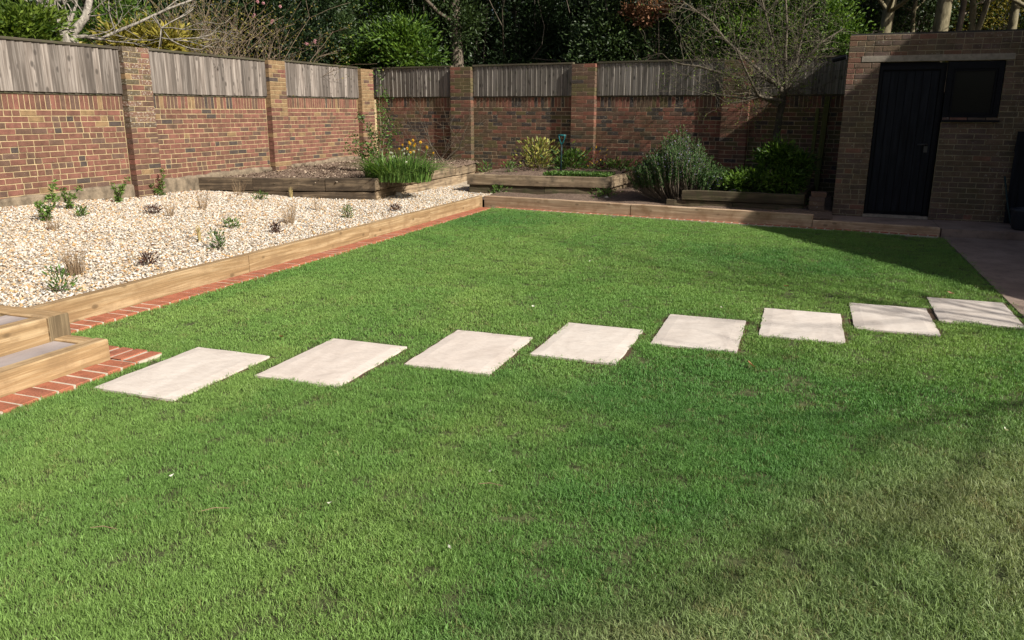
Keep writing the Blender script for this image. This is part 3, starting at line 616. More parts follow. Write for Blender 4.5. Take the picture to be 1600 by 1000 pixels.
m.add(V, [(j*nx+i, j*nx+i+1, (j+1)*nx+i+1, (j+1)*nx+i) for j in range(ny-1) for i in range(nx-1)]); m.build('soil', M['soil'], RB)
C0 = (-1.9, 12.98); C1 = (-.05, 12.94); bC = (-1, 13.6, .1)
RC = rbed('raised_bed', 'dark mossy timber raised bed under the bare tree beside the shed', bC)
run(C0, C1, .23, .385, M['oldm'], RC, bC, .11); run((C0[0]-.25, C0[1]+.03), (C1[0], C1[1]+.02), .08, .226, M['oldm'], RC, bC, .1, cuts=[0, .5, 1])
run((C1[0]-.004, C1[1]+.12), (.1, 14.9), .08, .38, M['oldm'], RC, bC, .1)
m = MB(); nx, ny = 20, 16; V = []
for j in range(ny):
    for i in range(nx):
        u, v = i/(nx-1), j/(ny-1); x = -2.15+2.05*u; y = (13.06-.03*(v == 0))*(1-v)+(wall_y(x)-.02)*v; V.append((x-bC[0], y-bC[1], (.20+.14*min(1, u*2.2)+.10*v if 0 < j and 0 < i else .05)+random.uniform(-.012, .015)-bC[2]))
m.add(V, [(j*nx+i, j*nx+i+1, (j+1)*nx+i+1, (j+1)*nx+i) for j in range(ny-1) for i in range(nx-1)]); m.build('soil', M['soil'], RC)
# little brick stack at the end of that bed
BS = thing('brick_stack', 'small stack of loose bricks at the raised bed end beside the shed', 'brick stack', (.12, 12.9, .1)); k = 0
for k in range(5):
    for i in range(2):
        o = link(bpy.data.objects.new('brick', brick_mesh(.215, .065, .1, k % 4, SB[k % 2] if k < 4 else LB[3])), BS); o.location = (random.uniform(-.012, .012)+.02, -.06+i*.108+random.uniform(-.006, .006), .0325+k*.066)

# ================================================================== STEPPING STONES
SL = [(-3.93, 4.26), (-3.166, 4.79), (-2.41, 5.327), (-1.685, 5.838), (-.973, 6.396), (-.261, 6.90), (.424, 7.37), (1.091, 7.857)]
SLW, SLL = .60, .903
onames = ['first', 'second', 'third', 'fourth', 'fifth', 'sixth', 'seventh', 'eighth']
for i, (x, y) in enumerate(SL):
    m = MB(); nx, ny = 9, 13; r = random.Random(i); V = []
    for j in range(ny):
        for k in range(nx):
            u, v = k/(nx-1), j/(ny-1); e = min(k, nx-1-k, j, ny-1-j) == 0
            V.append((u*SLW+(r.uniform(-.004, .004) if e else 0), -SLL+v*SLL+(r.uniform(-.004, .004) if e else 0), (-.006 if e else r.uniform(-.0012, .0015))))
    m.add(V, [(j*nx+k, j*nx+k+1, (j+1)*nx+k+1, (j+1)*nx+k) for j in range(ny-1) for k in range(nx-1)])
    rim = [k for k in range(nx)]+[(j+1)*nx-1 for j in range(1, ny)]+[(ny-1)*nx+k for k in range(nx-2, -1, -1)]+[j*nx for j in range(ny-2, 0, -1)]
    R_ = [V[k] for k in rim]; n = len(R_); m.add(R_+[(a, b, -.045) for a, b, c in R_], [(q, q+n, (q+1) % n+n, (q+1) % n) for q in range(n)])
    o = m.build('stepping_stone', M['stone']); o.location = (x, y, -.008); o.rotation_euler = (0, 0, rad(r.uniform(-.8, .8)))
    tag(o, 'pale sandstone stepping stone in the lawn, %s from the timber steps' % onames[i] if i < 7 else 'pale sandstone stepping stone in the lawn, nearest the concrete path', 'stepping stone', 'stepping stones across the lawn')
    q = MB(); q.box(-.028, SLW+.028, -SLL-.02, .028, -.05, -.0195); o2 = q.build('bedding', M['turf_soil'], o)

# ================================================================== GRASS
def tuft(nb, spread, hmin, hmax, wd, seed, lean=.5):
    r = np.random.default_rng(seed); V = []; L = []; T = []; c = 0
    for _ in range(nb):
        a = r.uniform(0, 2*PI); rr = spread*math.sqrt(r.random()); b = np.array([rr*math.cos(a), rr*math.sin(a), -.004]); h = r.uniform(hmin, hmax); az = r.uniform(0, 2*PI); ln = r.uniform(.1, lean)
        d = np.array([math.cos(az), math.sin(az), 0]); sd_ = np.array([-math.sin(az), math.cos(az), 0]); ww = wd*r.uniform(.7, 1.25)
        tw = r.uniform(0, PI); sd_ = sd_*math.cos(tw)+d*math.sin(tw)*.8
        p1 = b+np.array([0, 0, h*.55])+d*h*ln*.35; p2 = b+np.array([0, 0, h*(1-.3*ln)])+d*h*ln
        V += [b-sd_*ww/2, b+sd_*ww/2, p1-sd_*ww*.42, p1+sd_*ww*.42, p2]; t_ = r.uniform(.15, 1)
        T += [t_*.25, t_*.25, t_*.75, t_*.75, t_]; L += [c, c+1, c+3, c, c+3, c+2, c+2, c+3, c+4]; c += 5
    return fast_mesh('tuft', np.array(V), 3, L, GM, np.array(T))
GM = inst_mat('grass_blade', .3, .5, True)
near = [tuft(60, .052, .012, .028, .0026, i, 1.1) for i in range(6)]; rough_ = [tuft(50, .052, .014, .036, .0028, 20+i, 1.4) for i in range(3)]; far = [tuft(40, .065, .014, .026, .0042, 40+i, .9) for i in range(4)]
src = near+rough_+far
def in_lawn(x, y, e=0.): return (x > XL-e) & (x < XR+.02) & (y < back_y(x)-.085) & ~((x < -4.02+.004-e) & (y < 4.03+e))
def slab_mask(x, y, g):
    k = np.zeros(len(x), bool)
    for sx, sy in SL: k |= (x > sx-g) & (x < sx+SLW+g) & (y > sy-SLL-g*.35) & (y < sy+g)
    return k
zones = [(-.2, 2.6, 900), (2.6, 4.5, 900), (4.5, 7.5, 620), (7.5, 13.2, 420)]; X = []; Y = []; Z = []
for zi, (y0, y1, dn) in enumerate(zones):
    n = int((y1-y0)*6.9*dn); x = rng.uniform(XL-.045, XR+.02, n); y = rng.uniform(y0, y1, n); keep = in_lawn(x, y, .04) & ~slab_mask(x, y, .034)
    (pp, kk) = pix(np.stack([x, y, np.zeros(n)], 1)); keep &= (pp[:, 0] > -350) & (pp[:, 0] < 1950) & (pp[:, 1] < 1250) & (kk > 0)
    X.append(x[keep]); Y.append(y[keep]); Z.append(np.full(keep.sum(), zi))
X = np.concatenate(X); Y = np.concatenate(Y); Z = np.concatenate(Z)
# turf seams: thin the grass along a few laid-turf joints
def seg_d(x, y, a, b):
    a = np.array(a[:2]); b = np.array(b[:2]); d = b-a; t_ = np.clip(((x-a[0])*d[0]+(y-a[1])*d[1])/(d@d), 0, 1); return np.hypot(x-a[0]-t_*d[0], y-a[1]-t_*d[1])
seams = [((0, 838), (330, 690)), ((250, 726), (420, 768)), ((390, 830), (520, 862)), ((1225, 400), (1245, 600)), ((330, 690), (620, 560)), ((880, 640), (1060, 700)), ((620, 760), (820, 805))]
keep = np.ones(len(X), bool); shade = np.zeros(len(X))
for k, (a, b) in enumerate(seams):
    d = seg_d(X, Y, gz(*a), gz(*b)); keep &= ~((d < .021) & (vnoise(X, Y, .18, 30+k) > .3)); 
X, Y, Z = X[keep], Y[keep], Z[keep]; n = len(X)
pp, kk = pix(np.stack([X, Y, np.zeros(n)], 1)); px, py = pp[:, 0], pp[:, 1]
base = np.array([.172, .335, .08]); alt = np.array([.265, .41, .108]); deep = np.array([.105, .26, .066]); olive = np.array([.29, .35, .15]); straw = np.array([.30, .25, .12])
n1 = vnoise(X, Y, .9, 1); n2 = vnoise(X, Y, .28, 2); n3 = vnoise(X+7, Y, 2.3, 5); tx = np.floor((X+20)/.61).astype(int); ty = np.floor((Y+.7*(tx % 2)+20)/2.1).astype(int); turf = np.random.default_rng(5).random((80, 40))[tx % 80, ty % 40]
m1 = np.clip(.5*n1+.35*n2+.6*turf-.25, 0, 1)[:, None]; C3 = base*(1-m1)+alt*m1; m2 = np.clip((n3-.5)*2.6+(n2-.5)*.9, 0, 1)[:, None]*.85; C3 = C3*(1-m2)+deep*m2
edge = np.interp(px, [600, 800, 1000, 1250, 1430, 1600, 2000], [1150, 1010, 905, 775, 705, 665, 560]); mo = np.clip((py-edge+60*(n1-.5)+50*(n2-.5))/150+.5, 0, 1)   # the old unmown turf patch
mo = mo*np.clip(.45+.9*vnoise(X, Y, .5, 9), 0, 1); C3 = C3*(1-mo[:, None])+olive*mo[:, None]
rs = rng.random(n); st = (rs < .03+.10*mo+.05*(n2 > .75)); C3[st] = C3[st]*.45+straw*.55; C3 *= rng.uniform(.88, 1.12, (n, 1))
cols = np.concatenate([C3, np.ones((n, 1))], 1)
idx = np.where(Z >= 2, 9+rng.integers(0, 4, n), rng.integers(0, 6, n)); idx = np.where((mo > .5) & (Z < 2), 6+rng.integers(0, 3, n), idx)
scl = rng.uniform(.75, 1.2, n)*np.where(Z == 2, .95, 1.); scl *= 1+.25*(n2-.5)
rots = np.stack([rng.normal(0, .12, n), rng.normal(0, .12, n), rng.uniform(0, 2*PI, n)], 1)
zz = -.024+.014*(vnoise(X, Y, .7, 12)-.3); scatter('grass', 'short green grass blades of the lawn', 'grass', np.stack([X, Y, zz+.0], 1), rots, scl, idx, cols, src)

# ================================================================== GRAVEL
def pebble(seed, s):
    bm = bmesh.new(); bmesh.ops.create_icosphere(bm, subdivisions=1, radius=1); r = np.random.default_rng(seed); ax = np.array([1, r.uniform(.6, .95), r.uniform(.4, .7)])
    for v in bm.verts: v.co = Vector(tuple(np.array(v.co)*ax*r.uniform(.82, 1.15)*s))
    me = bpy.data.meshes.new('pebble'); bm.to_mesh(me); bm.free(); me.materials.append(PM); return me
PM = inst_mat('pebble_stone', 0, .8)
n = 92000; x = rng.uniform(-9.36, -5.38, n); y = rng.uniform(3.5, 14.6, n)
front = A0[1]+(x-A0[0])*(A1[1]-A0[1])/(A1[0]-A0[0]); keep = np.where(x < A1[0], y < front+.02, True) & ~((x < -5.0) & (y < 3.85) & (x > -5.62)) & ~((y > 3.2) & (y < 3.62) & (x > -5.7))
keep &= ~((y > 13.62) & (x > -5.95)) & (rng.random(n) < np.interp(y, [3.5, 8, 15], [1, .8, .75])) & (y < 14.4)
x, y = x[keep], y[keep]; n = len(x); pal = np.array([(.66, .61, .53), (.60, .52, .42), (.50, .40, .28), (.56, .36, .17), (.70, .67, .62), (.26, .23, .20), (.44, .34, .24), (.36, .30, .26)])
pi_ = rng.choice(8, n, p=[.22, .18, .14, .13, .14, .06, .08, .05]); cols = np.concatenate([np.clip(pal[pi_]*rng.uniform(.7, 1.05, (n, 1)), 0, .78), np.ones((n, 1))], 1)
scatter('gravel', 'pale cream and tan pea gravel covering the bed', 'gravel', np.stack([x, y, gsurf(x, y)-.008+rng.uniform(-.004, .008, n)], 1), rng.uniform(-.6, .6, (n, 3))*np.array([1, 1, 6]), rng.uniform(.6, 1.3, n), rng.integers(0, 6, n), cols, [pebble(i, .0135) for i in range(6)])

n_ = 260; lx = rng.uniform(-9.25, -5.6, n_); ly = 4+6.2*rng.random(n_); lx = np.where(rng.random(n_) < .5, -9.25+.5*rng.random(n_)**2, lx)
tag(obj_from('leaf_litter', leaf_mesh('leaf_litter', np.stack([lx, ly, gsurf(lx, ly)+.012], 1), rng.normal(0, 1, (n_, 3))*np.array([1, 1, .25]), rng.uniform(.02, .05, n_), rng.uniform(.012, .026, n_), G['copper'], rng.random(n_))), 'scattered dead brown leaf bits on the pale gravel', 'leaf litter', kind='stuff')
# ================================================================== PLANTS
def branch(m, tips, p, d, L, r, depth, seg=4, wob=.25, n=5, fork=(2, 3), spread=.7, up=.1, shrink=.7, mat=0, rr=None, minr=.0015):
    """one limb and its forks"""
    rr = rr or random; pts = [np.array(p, float)]; d = np.array(d, float); d /= np.linalg.norm(d); rads = [r]
    for i in range(seg):
        d = d+np.array([rr.gauss(0, wob), rr.gauss(0, wob), rr.gauss(0, wob)+up])*.5; d /= np.linalg.norm(d); pts.append(pts[-1]+d*L/seg); rads.append(max(minr, r*(1-.45*(i+1)/seg)))
    if depth == 0: rads[-1] = minr
    m.tube(pts, rads, n if r > .01 else (4 if r > .004 else 3), mat, cap=False); tips.append((pts[-1], d.copy(), depth))
    if depth > 0:
        for k in range(rr.randint(*fork)):
            t_ = rr.uniform(.35, 1) if k else 1.; i = min(seg, max(1, int(round(t_*seg)))); q = pts[i]; nd = d+np.array([rr.gauss(0, spread), rr.gauss(0, spread), rr.gauss(0, spread)*.8+up])
            branch(m, tips, q, nd, L*shrink*rr.uniform(.75, 1.2), rads[i]*.72, depth-1, max(3, seg-1), wob, n, fork, spread, up, shrink, mat, rr, minr)
def tree_root(name, label, cat, loc, group=None): return thing(name, label, cat, tuple(float(q) for q in loc), 0, group)
def cloud(center, rad_, nclump, per, csize, shell=.4, seed=0, zmin=None):
    """leaf positions gathered in clumps through a crown's volume"""
    r = np.random.default_rng(seed); c = unit(r.normal(size=(nclump, 3)))*(shell+(1-shell)*r.random((nclump, 1)))**.8*np.array(rad_)*r.uniform(.75, 1.15, (nclump, 1))+np.array(center)
    P = np.repeat(c, per, 0); off = r.normal(size=(nclump*per, 3))*csize*np.repeat(r.uniform(.6, 1.3, (nclump, 1)), per, 0)*np.array([1, 1, .75]); P = P+off
    out = unit(P-np.array(center)); D = unit(unit(off)*.7+out*.5+np.array([0, 0, .25])+r.normal(size=P.shape)*.45); tint = np.clip(np.repeat(r.uniform(.1, .75, nclump), per)+r.normal(0, .18, len(P)), 0, 1)
    if zmin is not None: k = P[:, 2] > zmin; P, D, tint = P[k], D[k], tint[k]
    return P, D, tint
def leafy(name, label, cat, base, crowns, mat, L, W, trunk_r=.06, bark='bark_dark', group=None, seed=0, limbs=5, extra=None):
    """shrub or tree: trunk with limbs reaching into the crown, leaves clumped through its volume"""
    R_ = tree_root(name, label, cat, base, group); b = np.array(base, float); m = MB(); rr = random.Random(seed)
    for (c, rd, nc, per, cs) in crowns:
        c = np.array(c, float)-b
        for k in range(limbs):
            e = c+np.array([rr.uniform(-.6, .6)*rd[0], rr.uniform(-.6, .6)*rd[1], rr.uniform(-.3, .6)*rd[2]]); s = np.array([rr.uniform(-.05, .05), rr.uniform(-.05, .05), -.05]); md = (s+e)/2+np.array([rr.gauss(0, .12), rr.gauss(0, .12), .1])
            m.tube([s, (s+md)/2+np.array([rr.gauss(0, .04), rr.gauss(0, .04), 0]), md, (md+e)/2+np.array([rr.gauss(0, .06), rr.gauss(0, .06), 0]), e], [trunk_r, trunk_r*.75, trunk_r*.5, trunk_r*.32, .006], 6)
    m.build('trunk', M[bark], R_, True); Ps, Ds, Ts = [], [], []
    for i, (c, rd, nc, per, cs) in enumerate(crowns):
        P, D, T_ = cloud(np.array(c, float)-b, rd, nc, per, cs, seed=seed*17+i, zmin=-.05); Ps.append(P); Ds.append(D); Ts.append(T_)
    P = np.concatenate(Ps); k = len(P); me = leaf_mesh('crown', P, np.concatenate(Ds), L*rng.uniform(.6, 1.4, k), W*rng.uniform(.7, 1.2, k), G[mat], np.concatenate(Ts)); obj_from('crown', me, R_); return R_

# ---- gravel saplings and tufts
def sapling(px, py, hpx, label, seed, lean=(0, 0), nb=4):
    P = on_gravel(px, py); D = (P@_fh); h = hpx*D/F*1.03; R_ = tree_root('leafy_sapling', label, 'sapling', P, 'leafy saplings in the gravel'); m = MB(); tips = []; rr = random.Random(seed); LP, LD = [], []
    for k in range(nb):
        d = np.array([lean[0]+rr.gauss(0, .28), lean[1]+rr.gauss(0, .28), 1]); d /= np.linalg.norm(d); Lk = h*(1 if k == 0 else rr.uniform(.45, .8)); pts = [np.array([rr.uniform(-.02, .02), rr.uniform(-.02, .02), -.02])]
        for s in range(6): d = d+np.array([rr.gauss(0, .12), rr.gauss(0, .12), 0]); d /= np.linalg.norm(d); pts.append(pts[-1]+d*Lk/6)
        m.tube(pts, np.linspace(.006, .002, 7), 5, cap=False)
        for s in range(int(12+Lk*30)):
            t_ = rr.uniform(.08, 1)*6; i = min(5, int(t_)); q = pts[i]+(pts[i+1]-pts[i])*(t_-i); a = rr.uniform(0, 2*PI); 
            for _ in range(3): LP.append(q+np.array([rr.gauss(0, .006), rr.gauss(0, .006), rr.gauss(0, .008)])); LD.append((math.cos(a)+rr.gauss(0, .4), math.sin(a)+rr.gauss(0, .4), rr.uniform(-.1, .8)))
    m.build('stem', M['bark'], R_, True); n_ = len(LP); obj_from('foliage', leaf_mesh('foliage', LP, LD, rng.uniform(.035, .068, n_), rng.uniform(.013, .022, n_), G['sapling'], rng.random(n_)), R_)
sapling(72, 345, 66, 'broad leafy green sapling in gravel, furthest from the raised bed', 1, (.05, 0), 6); sapling(113, 326, 52, 'leaning green sapling in gravel with bare dark stem', 2, (-.35, -.1), 4)
sapling(184, 316, 48, 'open branching green sapling in gravel before the first pillar', 3, (.1, 0), 5); sapling(252, 305, 42, 'slim upright green sapling in gravel just after the first pillar', 4, (-.05, 0), 3); sapling(290, 297, 50, 'tall thin sapling beside the raised bed end, small leaves at its tip', 5, (-.15, .1), 2)
def stalks(px, py, hpx, wpx, nst, mat, label, cat, seed, name='dry_grass_clump', group='dry cut-back grasses in the gravel', wd=.004, spread=.35):
    P = on_gravel(px, py); D = P@_fh; h = hpx*D/F*1.05; ww = wpx*D/F*.5; R = random.Random(seed); m = MB()
    for k in range(nst):
        a = R.uniform(0, 2*PI); r0 = ww*.5*math.sqrt(R.random()); b = np.array([r0*math.cos(a), r0*math.sin(a), -.02]); L_ = h*R.uniform(.5, 1.05); d = np.array([math.cos(a)*spread*R.uniform(0, 1.2), math.sin(a)*spread*R.uniform(0, 1.2), 1])
        mid = b+d*L_*.5; tip = mid+(d+np.array([R.gauss(0, .18), R.gauss(0, .18), -.05]))*L_*.5; s = wd*R.uniform(.6, 1.2); m.tube([b, mid, tip], [s*.6, s*.5, s*.2], 3, cap=False, t=R.random())
    o = m.build(name, G[mat]); o.location = P; tag(o, label, cat, group)
for i, (a, b, h, w_, n_) in enumerate([(85, 358, 24, 24, 40), (118, 428, 52, 38, 90), (266, 338, 30, 14, 30), (318, 326, 32, 22, 45), (373, 304, 26, 26, 34), (452, 348, 38, 26, 70), (494, 328, 24, 10, 22)]):
    stalks(a, b, h, w_, n_, 'dry', ['small dry brown grass clump at the foot of the broad sapling', 'largest dry brown grass clump in the open gravel', 'thin pale dry grass wisp in gravel above the dark tufts', 'spreading dry grass clump in gravel with brown heart', 'dry stalks against the dark raised bed front', 'bushy dry grass clump in gravel nearest the raised bed corner', 'few thin dry stalks in gravel below the raised bed front'][i], 'dry grass', i)
for i, (a, b, h) in enumerate([(312, 376, 30), (455, 308, 18)]): stalks(a, b, h, 7, 34, 'straw', ['narrow straw yellow grass tuft in the open gravel', 'short straw yellow grass tuft against the dark raised bed'][i], 'straw tuft', 30+i, 'straw_tuft', 'straw tufts in the gravel', .006, .1)
def lowplant(px, py, rpx, hpx, mat, nl, label, seed, L, W, name, group, loc=None, cat='plant'):
    P = on_gravel(px, py) if loc is None else np.array(loc, float); D = P@_fh; rr_ = rpx*D/F; h = hpx*D/F*1.1; r = np.random.default_rng(seed); Q = np.stack([r.normal(0, rr_*.42, nl), r.normal(0, rr_*.42, nl), r.uniform(.0, 1, nl)**1.2*h], 1)
    Dr = unit(Q*np.array([1.2, 1.2, .4])+r.normal(0, .02, Q.shape))+np.array([0, 0, .55]); R_ = tree_root(name, label, cat, P, group); obj_from('foliage', leaf_mesh('foliage', Q, Dr, L*r.uniform(.6, 1.3, nl), W*r.uniform(.7, 1.2, nl), G[mat], r.random(nl)), R_)
    m = MB()
    for k in range(7):
        q = Q[r.integers(nl)]; m.tube([(r.normal(0, .012), r.normal(0, .012), -.03), q*np.array([.4, .4, .5]), q], [.005, .004, .002], 4, cap=False)
    m.build('stem', M['bark'], R_); return R_
for i, a in enumerate([(240, 333, 13, 10), (231, 413, 13, 14), (431, 363, 8, 12), (617, 329, 9, 8)]): lowplant(*a, 'maroon', 150, ['dark maroon tuft in gravel beside the pale grass wisp', 'dark maroon tuft in the open gravel near the sleeper edge', 'small thin maroon tuft in gravel below the bushy dry grass', 'tiny maroon tuft in gravel near the raised bed corner'][i], 50+i, .04, .012, 'maroon_plant', 'dark maroon plants in the gravel')
for i, a in enumerate([(361, 356, 12, 11), (342, 389, 12, 26), (543, 340, 9, 16), (407, 311, 11, 9), (94, 456, 20, 34), (128, 338, 7, 12)]):
    lowplant(*a, 'herb' if i != 1 else 'rosemary', 110, ['low spreading green plant in the open gravel', 'small upright dark green plant in gravel near the sleeper edge', 'small round green plant in gravel nearest the lawn corner', 'low green plant in gravel against the raised bed front', 'sparse green plant in gravel beside the timber steps', 'tiny yellow green plant in gravel between the saplings'][i], 60+i, .05, .014, 'small_plant', 'small green plants in the gravel')

# ---- daffodils on the big raised bed
def straps(m, n, rx, ry, h, wd, seed, curl=.6):
    r = random.Random(seed)
    for _ in range(n):
        a = r.uniform(0, 2*PI); q = math.sqrt(r.random()); b = np.array([rx*q*math.cos(a), ry*q*math.sin(a), -.02]); L = h*r.uniform(.55, 1.1); az = a+r.gauss(0, .6); d = np.array([math.cos(az), math.sin(az), 0]); c = curl*r.uniform(.15, 1.2)*(.4+.6*q)
        P = [b+np.array([0, 0, L*(t_-.38*c*t_*t_*t_)])+d*L*c*t_*t_*.75 for t_ in (0, .33, .66, 1)]; s = np.array([-d[1], d[0], 0])*math.cos(r.uniform(-1, 1))+np.array([0, 0, .2]); wv = [wd, wd, wd*.8, wd*.15]; V = []
        for p_, w_ in zip(P, wv): V += [p_-s*w_/2, p_+s*w_/2]
        m.add(V, [(2*i, 2*i+1, 2*i+3, 2*i+2) for i in range(3)], 0, r.random())
P = gz(607, 281, .52); DF = tree_root('daffodil_clump', 'large daffodil clump with yellow and white flowers on the raised bed', 'daffodils', (P[0]-.05, P[1]+.42, .49)); m = MB(); straps(m, 850, .58, .38, .52, .02, 1, 1.35); m.build('foliage', G['strap'], DF)
def flower(m, c, r_, d):
    d = unit(np.array(d, float)); a = unit(np.cross(d, [.2, .1, 1])); b = np.cross(d, a)
    for k in range(6):
        th = k*PI/3; u = a*math.cos(th)+b*math.sin(th); v = a*math.cos(th+PI/2)+b*math.sin(th+PI/2); m.add([c, c+u*r_*.6+v*r_*.3, c+u*r_, c+u*r_*.6-v*r_*.3], [(0, 1, 2, 3)], 0, random.random())
    ring = [c+(a*math.cos(k*PI/3)+b*math.sin(k*PI/3))*r_*.35+d*(r_*.5 if j else 0) for j in (0, 1) for k in range(6)]; m.add(ring, [(k, (k+1) % 6, 6+(k+1) % 6, 6+k) for k in range(6)], 0, .2)
for k in range(26):
    r = random.Random(k); yl = k < 14; x = r.uniform(.05, .55) if yl else r.uniform(-.25, .3); y = r.uniform(-.3, .3); z = r.uniform(.42, .66) if yl else r.uniform(.3, .5); mm = MB(); flower(mm, np.array([x, y, z]), .027 if yl else .02, (r.uniform(-.3, .9), -1, r.uniform(-.2, .3)))
    fo = mm.build('flower', G['yellow' if yl else 'white'], DF); st_ = MB(); st_.tube([(x*.8, y*.8, 0), (x*.92, y*.92, z*.6), (x, y+.01, z)], [.004, .0035, .003], 4, cap=False); st_.build('stem', G['strap'], fo)
# climbing rose with sparse leaves beside the corner
P = gz(575, 274, .55); RS = tree_root('rose_bush', 'tall thin leafy rose climbing in front of the corner pillar', 'rose', (P[0]-.25, P[1]+.9, .55)); m = MB(); LP, LD = [], []; rr = random.Random(12)
for k, (tx_, tz_) in enumerate([(.05, 1.75), (.15, 1.45), (-.45, 1.0), (-.6, .65), (-.2, .8), (.3, .75), (-.75, .45), (-.35, .5)]):
    pts = [np.array([rr.uniform(-.05, .05), 0, -.03])]; 
    for s in range(1, 8): f_ = s/7; pts.append(np.array([tx_*f_+rr.gauss(0, .03), rr.gauss(0, .05)*f_, tz_*f_**.85+rr.gauss(0, .01)]))
    m.tube(pts, np.linspace(.011, .003, 8), 5, cap=False)
    for s in range(105):
        t_ = rr.uniform(.25, 1)*7; i = min(6, int(t_)); q = pts[i]+(pts[i+1]-pts[i])*(t_-i); LP.append(q+np.array([rr.gauss(0, .04), rr.gauss(0, .04), rr.gauss(0, .035)])); LD.append((rr.gauss(0, 1), rr.gauss(0, 1), rr.gauss(.1, .5)))
m.build('stem', M['bark_olive'], RS, True); n_ = len(LP); obj_from('foliage', leaf_mesh('foliage', LP, LD, rng.uniform(.04, .075, n_), rng.uniform(.022, .036, n_), G['herb'], rng.random(n_)), RS)
# bare shrub against the back wall
P = atD(692, 262, 17.2); BSH = tree_root('bare_shrub', 'bare brown arching shrub trained against the shaded wall', 'shrub', (P[0], P[1]-.1, .56)); m = MB(); tips = []; rr = random.Random(4)
for k in range(13): branch(m, tips, (rr.uniform(-.1, .1), 0, -.03), (rr.gauss(0, .75), rr.gauss(-.1, .15), .7), rr.uniform(.5, .9), .009, 2, 5, .26, 5, (2, 3), .5, .0, .62, 0, rr, .003)
m.build('branches', M['twig_grey'], BSH, True)

# ---- bed with the fork
def in_bed(px, py, z=.5): p = gz(px, py, z); return (p[0], p[1], z-.02)
lowplant(0, 0, 36, 40, 'variegated', 420, 'yellow and green variegated plant beside the garden fork', 71, .10, .04, 'variegated_plant', None, in_bed(842, 264, .47)); lowplant(0, 0, 30, 24, 'herb', 320, 'leafy bright green plant behind the garden fork', 72, .11, .04, 'leafy_plant', None, in_bed(893, 263, .51))
lowplant(0, 0, 26, 30, 'yellow', 46, 'sparse yellow flowered stems at the foot of the middle pillar', 73, .05, .03, 'yellow_flower', None, in_bed(928, 262, .52)); lowplant(0, 0, 30, 14, 'herb', 220, 'green leafy plant at the end of the bed beside the rosemary', 74, .09, .03, 'leafy_plant', None, in_bed(965, 265, .5))
lowplant(0, 0, 18, 14, 'maroon', 120, 'dark red leafed plant in the bed beside the middle pillar', 75, .07, .03, 'red_plant', None, in_bed(945, 264, .5)); lowplant(0, 0, 20, 12, 'maroon', 90, 'dark red leafed plant in the bed before the variegated plant', 76, .05, .02, 'red_plant', None, in_bed(822, 266, .48))
for i, (a, b) in enumerate([(758, 268), (795, 268)]): lowplant(0, 0, 12, 14, 'herb', 90, ['small green plant at the gravel end of the fork bed', 'small green plant in the fork bed below the variegated plant'][i], 77+i, .06, .022, 'small_plant', None, in_bed(a, b, .47))
n_ = 2600; u = rng.random(n_); xx = -4.55+1.2*u; yy = 13.92+.55*rng.random(n_)**1.5+.1*u; r_ = leaf_mesh('ground_cover', np.stack([xx, yy, .46+.05*rng.random(n_)], 1), rng.normal(0, 1, (n_, 3))+np.array([0, 0, .9]), .045, .022, G['herb'], rng.random(n_)); tag(obj_from('ground_cover', r_), 'low green ground cover along the front of the fork bed', 'ground cover', kind='stuff')
for i, (a, b, s_, l_) in enumerate([(780, 303, 14, 'green weed at the foot of the fork bed, nearest the gravel'), (823, 302, 10, 'green weed at the foot of the fork bed near its middle'), (914, 304, 13, 'green weed at the foot of the fork bed with orange tip'), (944, 309, 22, 'spreading green weeds behind the brown sleeper below the rosemary'), (1105, 318, 14, 'green weed in front of the mossy raised bed'), (1140, 320, 12, 'second green weed in front of the mossy raised bed, beside the soil edge'), (1250, 325, 12, 'green weed at the shed end of the mossy raised bed')]):
    p = gz(a, b, .13); lowplant(0, 0, s_, 12, 'herb', 130, l_, 90+i, .055, .022, 'weed', 'weeds behind the brown sleepers', (p[0], max(p[1], back_y(p[0])+.16), .12))
# garden fork
P = gz(876, 270, .46); FK = thing('garden_fork', 'garden fork with teal handle standing in the raised bed', 'fork', (P[0], P[1], .44), rad(10)); FK.scale = (1, 1, 1.08); FK.rotation_euler = (rad(3), rad(1.5), rad(8))
MB().tube([(0, 0, -.02), (0, 0, .28), (0, 0, .52)], [.017, .016, .015], 10).build('shaft', M['shaft'], FK, True); q = MB(); q.tube([(0, 0, .50), (-.03, 0, .56), (-.052, 0, .625), (-.06, 0, .66)], [.014, .012, .011, .013], 8); q.tube([(0, 0, .50), (.03, 0, .56), (.052, 0, .625), (.06, 0, .66)], [.014, .012, .011, .013], 8); q.tube([(-.075, 0, .665), (0, 0, .668), (.075, 0, .665)], [.016, .017, .016], 8); q.build('handle', M['teal'], FK, True)
for k in range(4): MB().tube([((k-1.5)*.045, 0, .01), ((k-1.5)*.05, 0, -.10)], [.006, .004], 5).build('tine', M['steel'], FK)

